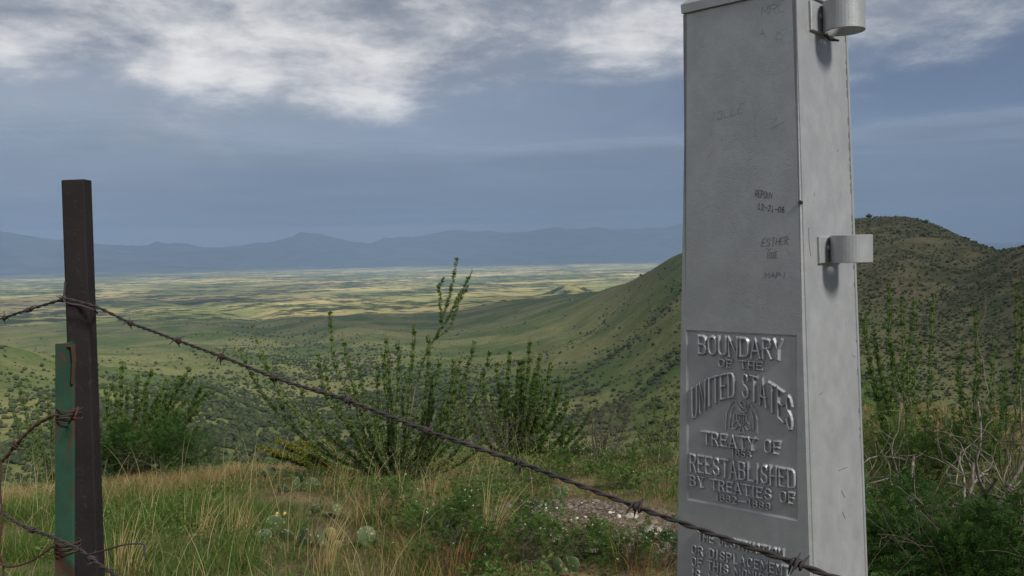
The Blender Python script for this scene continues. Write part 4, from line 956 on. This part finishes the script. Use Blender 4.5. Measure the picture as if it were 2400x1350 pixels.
def feather_shrub(name, g, radii, nf, label, m, seed, L=.09, pairs=7, ll=.016, lw=.006, cat='shrub', group=None, flowers=0):
    root = empty(name, g); tag(root, label, cat, group); rd = random.Random(seed); rn = np.random.default_rng(seed); tips = []
    ns = 6
    for k in range(ns):
        b = MB(); a = 6.28 * k / ns + rd.random(); d = np.array([math.cos(a) * radii[0], math.sin(a) * radii[1], radii[2] * .9]); d /= np.linalg.norm(d)
        branch(b, np.zeros(3), d, radii[2] * .75, .007 * radii[2] + .002, 2, rd, tips, .3); b.build('stem', M_greyd, root, True)
    # lobed crown volume
    lob = [(np.array([rn.normal(0, .45) * radii[0], rn.normal(0, .45) * radii[1], radii[2] * rn.uniform(.25, .85)]), rn.uniform(.28, .5)) for _ in range(9)]
    P = []; 
    for i in range(nf):
        c, s = lob[rn.integers(9)]; d = rn.normal(size=3); d /= np.linalg.norm(d); P.append(c + d * np.array(radii) * s * rn.uniform(.3, 1) ** .5)
    P = np.array(P); P = P[P[:, 2] > .0]; D = P - np.array([0, 0, radii[2] * .2]); D = D / (np.linalg.norm(D, axis=1)[:, None] + 1e-6) + rn.normal(0, .5, P.shape)
    V, Q = fronds(P, D, L * rn.uniform(.7, 1.25, len(P)), pairs, ll, lw)
    fo = obj('foliage', make_mesh('foliage', V, [Q], [m]), root); tag(fo, kind='stuff')
    if flowers:
        Pf = P[rn.integers(0, len(P), flowers)] * np.array([1, 1, 1.08]) + np.array([0, 0, .02]); Pf = np.repeat(Pf, 4, 0); V, Q = leaf_quads(Pf, rn.normal(size=Pf.shape), .009, .009)
        ff = obj('blossom', make_mesh('blossom', V, [Q], [M_white]), root); tag(ff, kind='stuff')
    return root
M_white = leaf_mat('white_petal', (.55, .55, .48), (.7, .7, .62), 40, .3)
def gpt(px, py, dep): g = at(px, py, dep); g[2] = gz(g[0], g[1]) - .02; return g
feather_shrub('feathery_shrub', gpt(2085, 1350, 4.4), (.34, .36, .50), 1500, 'feathery bright green shrub against the lower right edge of the obelisk', M_feather, 1)
feather_shrub('feathery_shrub', gpt(2230, 1370, 4.2), (.36, .30, .40), 1600, 'feathery green shrub beneath the crooked bare trunk, bottom right', M_feather, 2)
feather_shrub('feathery_shrub', gpt(2370, 1360, 4.3), (.34, .36, .48), 1500, 'feathery green shrub filling the bottom right corner', M_feather, 3)
feather_shrub('feathery_shrub', gpt(2330, 1230, 5.8), (.42, .36, .60), 1100, 'dark feathery shrub behind the bare branches at the right edge', M_feather, 4)
feather_shrub('feathery_shrub', gpt(2130, 1200, 6.0), (.40, .36, .66), 1100, 'feathery shrub behind the nearest bare shrub, right of the obelisk', M_feather2, 5)
feather_shrub('feathery_shrub', gpt(405, 1085, 10.6), (.50, .4, .72), 1300, 'rounded feathery green shrub at the foot of the left ocotillo', M_feather, 6, L=.12, ll=.022, lw=.009)
feather_shrub('feathery_shrub', gpt(285, 1085, 10.9), (.45, .4, .75), 1200, 'feathery green shrub directly right of the brown fence post', M_feather, 7, L=.12, ll=.022, lw=.009)

# low leafy plants
forbs = [((1150, 1262), .26, 'low leafy plant with tiny white flowers in the middle foreground'), ((1050, 1275), .24, 'low leafy green plant left of the middle foreground dry stalks'), ((1105, 1215), .20, 'leafy plant just below the largest ocotillo, beside tall straw stalks'),
         ((985, 1240), .22, 'leafy plant with white specks right of the prickly pears'), ((1245, 1135), .20, 'leafy plant above the gravel patch, left end'), ((1325, 1115), .22, 'leafy plant with white blooms above the gravel patch, below the small ocotillo'),
         ((1420, 1110), .20, 'leafy plant at the foot of the brown brush clump'), ((1500, 1105), .22, 'bright leafy plant behind the gravel, near the dead branches'), ((1300, 1320), .22, 'leafy plant at the near edge of the gravel patch'), ((1225, 1240), .16, 'small leafy plant at the left end of the gravel'),
         ((1390, 1300), .16, 'small leafy plant on the near side of the gravel'), ((905, 1190), .18, 'small leafy plant between the prickly pears and the largest ocotillo'), ((1560, 1330), .2, 'leafy plant touching the lower left edge of the obelisk'), ((1180, 1165), .17, 'leafy plant under the wire, left of the gravel'), ((1455, 1145), .15, 'short leafy plant at the back edge of the gravel'), ((1080, 1330), .2, 'leafy plant at the bottom edge by the orange dry tuft'), ((1010, 1290), .2, 'leafy plant just right of the round pale cactus pad'), ((1545, 1095), .2, 'leafy plant at the foot of the thin caned ocotillo'), ((1365, 1085), .2, 'leafy plant between the small ocotillo and the brown brush'), ((1200, 1335), .22, 'leafy plant at the bottom edge, left of the lowest prickly pear'), ((1460, 1335), .17, 'small leafy plant by the orange tuft near the obelisk')]
for k, ((px_, py_), R_, lab) in enumerate(forbs):
    g = hit(px_, py_); feather_shrub('leafy_plant', g - np.array([0, 0, .01]), (R_ * 1.25, R_ * 1.1, R_ * 1.15), 420, lab, M_feather2 if k % 3 else M_feather, 40 + k, L=.05, pairs=5, ll=.013, lw=.0065, cat='plant', group='low leafy plants in the grass', flowers=13 if k % 2 == 0 else 4)

# prickly pears
def pad_mat(name, a, c):
    m, t = mat(name); p = objc(t); vo = t.new('ShaderNodeTexVoronoi', {'Vector': p, 'Scale': 34.0}); dots = t.ramp(vo.outputs[0], .16, .30, 1, 0)
    col = t.mix(t.ramp(t.noise(p, 14, 4), .35, .65), a, c); col = t.mix(dots, col, (.30, .26, .14))
    finish(t, t.new('ShaderNodeBsdfPrincipled', {'Base Color': col, 'Roughness': .6, 'Normal': bump(t, t.math('ADD', dots, t.noise(p, 30, 3)), .4, .003)})); return m
M_pad = pad_mat('cactus_pad', (.062, .094, .036), (.088, .124, .05)); M_padd = pad_mat('cactus_pad_dark', (.042, .070, .026), (.065, .098, .036)); M_pady = pad_mat('cactus_pad_dying', (.20, .18, .06), (.15, .16, .06))
M_fruit = rough_mat('cactus_fruit', (.40, .36, .08), (.45, .30, .09), 40, .6)
def pad_mesh(b, p, d, L, Wd, nrm, th):
    """obovate flat pad growing from p along d"""
    iv, fi = ico(2); d = d / np.linalg.norm(d); nrm = nrm - d * (nrm @ d); nrm /= np.linalg.norm(nrm); s = np.cross(nrm, d)
    y = iv[:, 2]; wdt = (.93 + .14 * y - .08 * y * y) ; V = p + d * ((y + 1) * .5 * L)[:, None] + s * (iv[:, 0] * Wd * .5 * wdt)[:, None] + nrm * (iv[:, 1] * th * (1 + .1 * np.sin(y * 3)))[:, None]
    b.add(V, [tuple(f) for f in fi])
def prickly(base_px, pads, label, k, sc=1.0):
    """pads: (px centre x, centre y, width px, height px, material, fruits)"""
    g = hit(*base_px); dep = depth_of(g); root = empty('prickly_pear', g); tag(root, label, 'cactus', 'prickly pear cacti in the grass')
    for (cx, cy, wp, hp, m, fr) in pads:
        d_ = dep + RNG.uniform(-.12, .08); c = at(cx, cy, d_) - g; L = 1.12 * hp / F * d_; Wd = 1.28 * wp / F * d_
        d = np.array([RNG.normal(0, .3), RNG.normal(0, .2), 1.]); n = np.array([RNG.normal(0, .75), -1, RNG.normal(0, .3)])
        b = MB(); dn = d / np.linalg.norm(d); p0 = c - dn * L * .5; pad_mesh(b, p0, d, L, Wd, n, .0065); po = b.build('pad', m, root, True)
        for q in range(fr):
            a = -1 + 2 * (q + .5) / max(fr, 1); f = p0 + dn * L * (1 - .12 * a * a) + np.array([a * Wd * .35, 0, 0]); bb = MB(); bb.tube([f - dn * .004, f + dn * .01, f + dn * .024, f + dn * .028], [.007, .010, .010, .004], 7); bb.build('fruit', M_fruit, po, True)
    return root
prickly((640, 1265), [(645, 1228, 40, 42, M_pad, 2), (618, 1258, 34, 34, M_padd, 0), (672, 1256, 30, 32, M_padd, 0), (632, 1278, 36, 36, M_padd, 0)], 'prickly pear with one pale pad topped by yellow fruit, left of the others', 1)
prickly((720, 1290), [(715, 1264, 46, 46, M_padd, 0), (758, 1262, 32, 34, M_padd, 0), (776, 1252, 22, 30, M_pady, 0), (792, 1278, 24, 22, M_pady, 0), (735, 1290, 40, 36, M_padd, 0)], 'prickly pear with a dying yellow pad in the middle foreground', 2)
prickly((862, 1285), [(858, 1256, 38, 42, M_pad, 0), (888, 1278, 30, 32, M_padd, 0), (835, 1285, 34, 32, M_padd, 0)], 'prickly pear with a single round pale pad right of the yellow one', 3)
prickly((705, 1150), [(698, 1136, 34, 38, M_pad, 0), (730, 1138, 32, 34, M_padd, 0), (755, 1152, 34, 32, M_padd, 0), (664, 1150, 28, 28, M_padd, 0), (700, 1118, 28, 26, M_padd, 0)], 'prickly pear cluster below the low yellow-green canes', 4)
prickly((765, 1215), [(742, 1192, 24, 26, M_pad, 0), (790, 1194, 24, 26, M_pad, 0), (812, 1212, 26, 26, M_padd, 0), (765, 1214, 30, 28, M_padd, 0)], 'small prickly pear with two bluish round pads', 5)
prickly((625, 1120), [(634, 1108, 22, 24, M_padd, 0), (612, 1116, 24, 24, M_pad, 0), (575, 1116, 24, 20, M_padd, 0)], 'small prickly pear in the golden grass at the crest', 6)
prickly((1315, 1165), [(1306, 1150, 16, 24, M_pad, 0), (1324, 1150, 15, 22, M_pad, 0), (1312, 1166, 18, 18, M_padd, 0)], 'tiny prickly pear with paired pads behind the gravel', 7)
prickly((1300, 1345), [(1268, 1332, 30, 34, M_padd, 0), (1342, 1322, 30, 34, M_padd, 0), (1306, 1326, 26, 36, M_pad, 0), (1330, 1348, 34, 34, M_padd, 0)], 'prickly pear at the bottom edge below the gravel', 8)
prickly((1130, 1300), [(1125, 1284, 34, 36, M_padd, 0), (1098, 1300, 30, 30, M_padd, 0)], 'dark two-padded prickly pear among orange grass at the bottom', 9)

# ---------------------------------------------------------------- gravel
def gravel():
    c0 = hit(1430, 1232); n = 5000; a = RNG.uniform(0, 6.28, n); q = np.sqrt(RNG.random(n))
    ex = hit(1585, 1290) - hit(1230, 1195); L = np.linalg.norm(ex[:2]) * .75; e = ex[:2] / np.linalg.norm(ex[:2]); f = np.array([-e[1], e[0]])
    px_ = c0[0] + e[0] * np.cos(a) * q * L + f[0] * np.sin(a) * q * .75; py_ = c0[1] + e[1] * np.cos(a) * q * L + f[1] * np.sin(a) * q * .75
    z = ground_z(px_, py_); iv, fi = ico(0); s = RNG.lognormal(-.15, .45, n) * .0085; s = np.clip(s, .004, .03)
    J = 1 + .5 * (RNG.random((n, 12, 1)) - .5); P = iv[None] * J * s[:, None, None] * np.stack([RNG.uniform(.8, 1.5, n), RNG.uniform(.8, 1.4, n), RNG.uniform(.4, .8, n)], -1)[:, None] + np.stack([px_, py_, z + s * .25], -1)[:, None]
    k = RNG.random((n, 1)); C = np.array([[.095, .074, .058]]) * (1 - k) + np.array([[.18, .145, .115]]) * k; C = np.where(RNG.random((n, 1)) < .015, np.array([[.55, .52, .47]]), C); C = np.where(RNG.random((n, 1)) < .2, C * .5, C)
    m, t = mat('gravel_stone'); c = t.new('ShaderNodeAttribute', attribute_name='Col').outputs[0]
    finish(t, t.new('ShaderNodeBsdfPrincipled', {'Base Color': c, 'Roughness': .9, 'Normal': bump(t, t.noise(pos(t), 120, 4), .5, .004)}))
    o = obj('gravel', make_mesh('gravel', P.reshape(-1, 3), [(fi[None] + (np.arange(n) * 12)[:, None, None]).reshape(-1, 3)], [m], False, cols=np.repeat(C, 12, 0))); tag(o, 'patch of pinkish gravel among the grass', 'gravel', kind='stuff')
    return c0, e, f, L
GC, GE, GF, GL = gravel()
M_rock = rough_mat('pale_rock', (.26, .235, .20), (.38, .345, .30), 18, .9, 60, .6, .006)
for k, (px_, py_, s, lab) in enumerate(((1256, 1206, .055, 'pale rock at the left end of the gravel patch'), (1240, 1184, .03, 'small white stone at the back of the gravel patch'), (1530, 1252, .045, 'pale rock in the gravel nearest the obelisk'), (1480, 1215, .035, 'grey stone in the middle of the gravel patch'))):
    iv, fi = ico(2); J = 1 + .5 * (fbm(iv[:, 0] * 2 + k * 7, iv[:, 1] * 2 + iv[:, 2] * 1.7, 3, k) - .5); g = hit(px_, py_)
    o = obj('rock', make_mesh('rock', iv * J[:, None] * s * np.array([1.4, 1, .7]), [fi], [M_rock]), None, g + np.array([0, 0, s * .3])); tag(o, lab, 'rock', 'rocks in the gravel patch')

# ---------------------------------------------------------------- grass
M_grass = leaf_mat('grass_blade', 0, 0, 1, .3, attr=True)
def blades(P, H, Wd, lean, cols, segs=3):
    """P Nx3 roots, H heights, lean Nx2 tip offset as a share of the height"""
    n = len(P); a = RNG.uniform(0, 6.28, n); S = np.stack([np.cos(a), np.sin(a), np.zeros(n)], -1); Vs = []
    for i in range(segs + 1):
        t = i / segs; c = P + np.stack([lean[:, 0] * H * t ** 1.8, lean[:, 1] * H * t ** 1.8, H * (t - .28 * t * t * np.hypot(lean[:, 0], lean[:, 1]))], -1)
        w_ = (Wd * (1 - t) ** .6 * .5)[:, None]
        if i < segs: Vs += [c - S * w_, c + S * w_]
        else: Vs += [c]
    k = 2 * segs + 1; V = np.stack(Vs, 1).reshape(-1, 3); I = (np.arange(n) * k)[:, None]
    Q = np.concatenate([np.array([[2 * i, 2 * i + 1, 2 * i + 3, 2 * i + 2]]) + I for i in range(segs - 1)]); T = np.array([[2 * segs - 2, 2 * segs - 1, 2 * segs]]) + I
    return V, Q, T, np.repeat(cols, k, 0)
def in_gravel(x, y, m=1.0):
    u = (x - GC[0]) * GE[0] + (y - GC[1]) * GE[1]; v = (x - GC[0]) * GF[0] + (y - GC[1]) * GF[1]; return (u / GL) ** 2 + (v / .75) ** 2 < m
def sow(n, dmin, dmax):
    d = np.sqrt(RNG.uniform(dmin ** 1.1, dmax ** 1.1, n) ** (2 / 1.1)); th = RNG.uniform(-.56, .58, n); return d * np.sin(th), d * np.cos(th), d, th
def pxy(x, y, z):
    d = np.stack([x, y, z - EYE], -1); w_ = d @ _f; return 1200 + F * (d @ CR) / w_, 675 - F * (d @ CU) / w_
CLEAR = [(650, 1265, 60, 60), (750, 1290, 110, 75), (860, 1290, 60, 60), (705, 1160, 80, 45), (770, 1220, 60, 45), (620, 1130, 60, 35), (1315, 1175, 40, 35), (1300, 1345, 80, 70), (1120, 1310, 60, 50), (1100, 1250, 130, 70), (1400, 1300, 230, 60), (1350, 1120, 220, 45), (950, 1150, 120, 40), (690, 1110, 90, 40)]
def grass():
    # tufted placement: blades gathered round tuft centres
    NT_ = 7600; tx, ty, td, tth = sow(NT_, 2.5, 17.0); kt = RNG.random(NT_) < np.clip((fbm(tx * 1.9, ty * 1.9, 3, 17) - .36) * 5, .18, 1); tx, ty, td = tx[kt], ty[kt], td[kt]; NT_ = len(tx)
    per = 38; n = NT_ * per; ti = np.repeat(np.arange(NT_), per); spread = .085 + .004 * td
    x = tx[ti] + RNG.normal(0, 1, n) * spread[ti]; y = ty[ti] + RNG.normal(0, 1, n) * spread[ti]; d = np.hypot(x, y)
    z = ground_z(x, y); gx, gy = pxy(x, y, z); tgx, tgy = pxy(tx, ty, ground_z(tx, ty))
    n1 = fbm(tx * .9, ty * .9, 3, 7); n2 = RNG.random(NT_)
    dry = .06 + .9 * (n1 - .45) + .62 * sstep(td, 8.5, 10.5) + .22 * sstep(tgx, 700, 1000) * (1 - sstep(tgx, 1250, 1500)) - .30 * (1 - sstep(tgx, 640, 860)) * (1 - sstep(td, 7.0, 8.6)) + .25 * np.exp(-((tgx - 1110) / 110) ** 2) * (td < 5.6) + .3 * np.exp(-((tgx - 1490) / 90) ** 2) * (td < 5.3)
    isdry = (RNG.random(n) < np.clip(dry, .06, .92)[ti] + .0)
    org = np.clip(np.exp(-((tgx - 1110) / 150) ** 2) * (td < 5.8) + np.exp(-((tgx - 1490) / 110) ** 2) * (td < 5.6) + .5 * sstep(n1, .55, .7), 0, 1)[ti][:, None]
    k = RNG.random((n, 1)); g = np.array([[.045, .098, .018]]) * (1 - k) + np.array([[.11, .175, .038]]) * k
    dr = np.array([[.19, .14, .06]]) * (1 - k) + np.array([[.40, .32, .16]]) * k; dr = dr * (1 - .6 * org) + np.array([[.22, .12, .045]]) * .6 * org
    C = np.where(isdry[:, None], dr, g)
    hs = (.75 + .5 * n2)[ti]; H = np.where(isdry, RNG.uniform(.16, .40, n), RNG.uniform(.12, .34, n)) * hs
    H *= 1 - .55 * sstep(gx, 900, 1120) * (1 - .0 * d) * (1 - sstep(gx, 2000, 2100)); H *= .86 * (.80 - .12 * sstep(d, 9, 12)) * (1 - .14 * (1 - sstep(gx, 700, 1000)))
    dirx = tx[ti] * 0 + (x - tx[ti]) / spread[ti]; diry = (y - ty[ti]) / spread[ti]
    lean = np.stack([dirx * .30 + RNG.normal(.10, .25, n), diry * .30 + RNG.normal(0, .25, n)], -1)
    Wd = RNG.uniform(.0028, .0052, n) * (.8 + .075 * d)
    clr = np.zeros(n)
    for (qx, qy, qa, qb) in CLEAR: clr = np.maximum(clr, np.exp(-(((gx - qx) / qa) ** 2 + ((gy - qy - qb * .45) / qb) ** 2) ** 2))
    H *= 1 - .42 * clr
    keep = (RNG.random(n) > clr * .55) & ~in_gravel(x, y, .82) & ~((np.abs(x - MC[0]) < .2) & (np.abs(y - MC[1]) < .2)) & (RNG.random(n) < np.where(in_gravel(x, y, 1.5), .45, 1))
    for nm, sel in (('grass', keep & ~isdry), ('dry_grass', keep & isdry)):
        V, Q, T, CC = blades(np.stack([x, y, z - .01], -1)[sel], H[sel], Wd[sel], lean[sel], C[sel])
        o = obj(nm, make_mesh(nm, V, [Q, T], [M_grass], False, cols=CC)); tag(o, 'green grass of the ridge top' if nm == 'grass' else 'dry straw-coloured grass of the ridge top', 'grass', kind='stuff')
    # tall seed stalks
    n = 1100; x, y, d, th = sow(n, 3.0, 14.0); z = ground_z(x, y); gx, gy = pxy(x, y, z)
    keep = ~in_gravel(x, y, 1.1) & (RNG.random(n) < np.where(gx < 1000, 1, .35)); x, y, z, d = x[keep], y[keep], z[keep], d[keep]; n = len(x)
    k = RNG.random((n, 1)); C = np.array([[.30, .27, .13]]) * (1 - k) + np.array([[.48, .40, .22]]) * k
    V, Q, T, CC = blades(np.stack([x, y, z], -1), RNG.uniform(.35, .68, n), RNG.uniform(.0025, .004, n) * (.8 + .06 * d), np.stack([RNG.normal(.25, .38, n), RNG.normal(0, .3, n)], -1), C, 5)
    o = obj('seed_stalks', make_mesh('seed_stalks', V, [Q, T], [M_grass], False, cols=CC)); tag(o, 'tall pale grass stalks bending over the grass', 'grass', kind='stuff')
grass()
def ground_cover():
    n = 70000; d = RNG.uniform(3.0, 11.5, n); th = RNG.uniform(-.5, .56, n); x = d * np.sin(th); y = d * np.cos(th); z = ground_z(x, y); gx, gy = pxy(x, y, z)
    q = fbm(x * 1.6, y * 1.6, 4, 55); p = np.clip((q - .47) * 7, 0, 1) * (.5 + .5 * sstep(gx, 760, 1000)); k = (RNG.random(n) < p) & ~in_gravel(x, y, .7); x, y, z, q = x[k], y[k], z[k], q[k]; n = len(x)
    h = RNG.random(n) ** .8 * .17 * np.clip((q - .42) * 7, .3, 1); P_ = np.stack([x, y, z + h], -1); D_ = RNG.normal(size=(n, 3)); D_[:, 2] = np.abs(D_[:, 2]) * .5
    V, Q = leaf_quads(P_, D_, RNG.uniform(.018, .045, n), RNG.uniform(.010, .02, n)); kk = RNG.random((n, 1)); C = np.array([[.05, .105, .022]]) * (1 - kk) + np.array([[.115, .18, .05]]) * kk
    o = obj('ground_cover', make_mesh('ground_cover', V, [Q], [M_grass], False, cols=np.repeat(C, 4, 0))); tag(o, 'low green weeds between the grass tufts', 'ground cover', kind='stuff')
ground_cover()
def tuft(px_, py_, n, H, lab, lean=(.2, 0), sp=.03, orange=False):
    g = hit(px_, py_); r_ = RNG.normal(0, sp, (n, 2)); k = RNG.random((n, 1)); C = np.array([[.30, .22, .09]]) * (1 - k) + np.array([[.50, .40, .20]]) * k
    if orange: C = C * np.array([[.75, .6, .5]])
    V, Q, T, CC = blades(np.stack([r_[:, 0], r_[:, 1], np.full(n, -.02)], -1), RNG.uniform(.5, 1, n) * H, np.full(n, .0045), np.stack([r_[:, 0] / sp * .16 + RNG.normal(lean[0], .14, n), r_[:, 1] / sp * .2 + lean[1] + RNG.normal(0, .1, n)], -1), C, 5)
    o = obj('grass_tuft', make_mesh('grass_tuft', V, [Q, T], [M_grass], False, cols=CC), None, g); tag(o, lab, 'grass tuft', 'tall straw grass tufts')
tuft(1000, 1205, 60, .40, 'tall straw tuft right at the foot of the largest ocotillo', (-.12, 0))
tuft(1150, 1300, 60, .62, 'tall straw tuft leaning right in the middle foreground', (.28, 0))
tuft(1025, 1160, 40, .34, 'straw tuft right of the largest ocotillo base', (.08, 0))
tuft(1075, 1345, 70, .30, 'orange dry tuft at the bottom centre', (.1, 0), .07, True)
tuft(480, 1260, 60, .40, 'pale bent straw tuft in the lush grass left of the prickly pears', (.35, 0), .05)
tuft(560, 1275, 60, .42, 'pale straw tuft beside the leftmost prickly pear', (.3, 0), .05)
tuft(760, 1340, 50, .5, 'straw tuft fanning up in front of the dying yellow cactus pad', (.25, 0), .04)
tuft(300, 1345, 50, .5, 'tall pale stalks just right of the brown post', (.25, 0), .05)
tuft(1500, 1340, 60, .28, 'orange dry tuft just left of the obelisk foot', (.1, 0), .07, True)
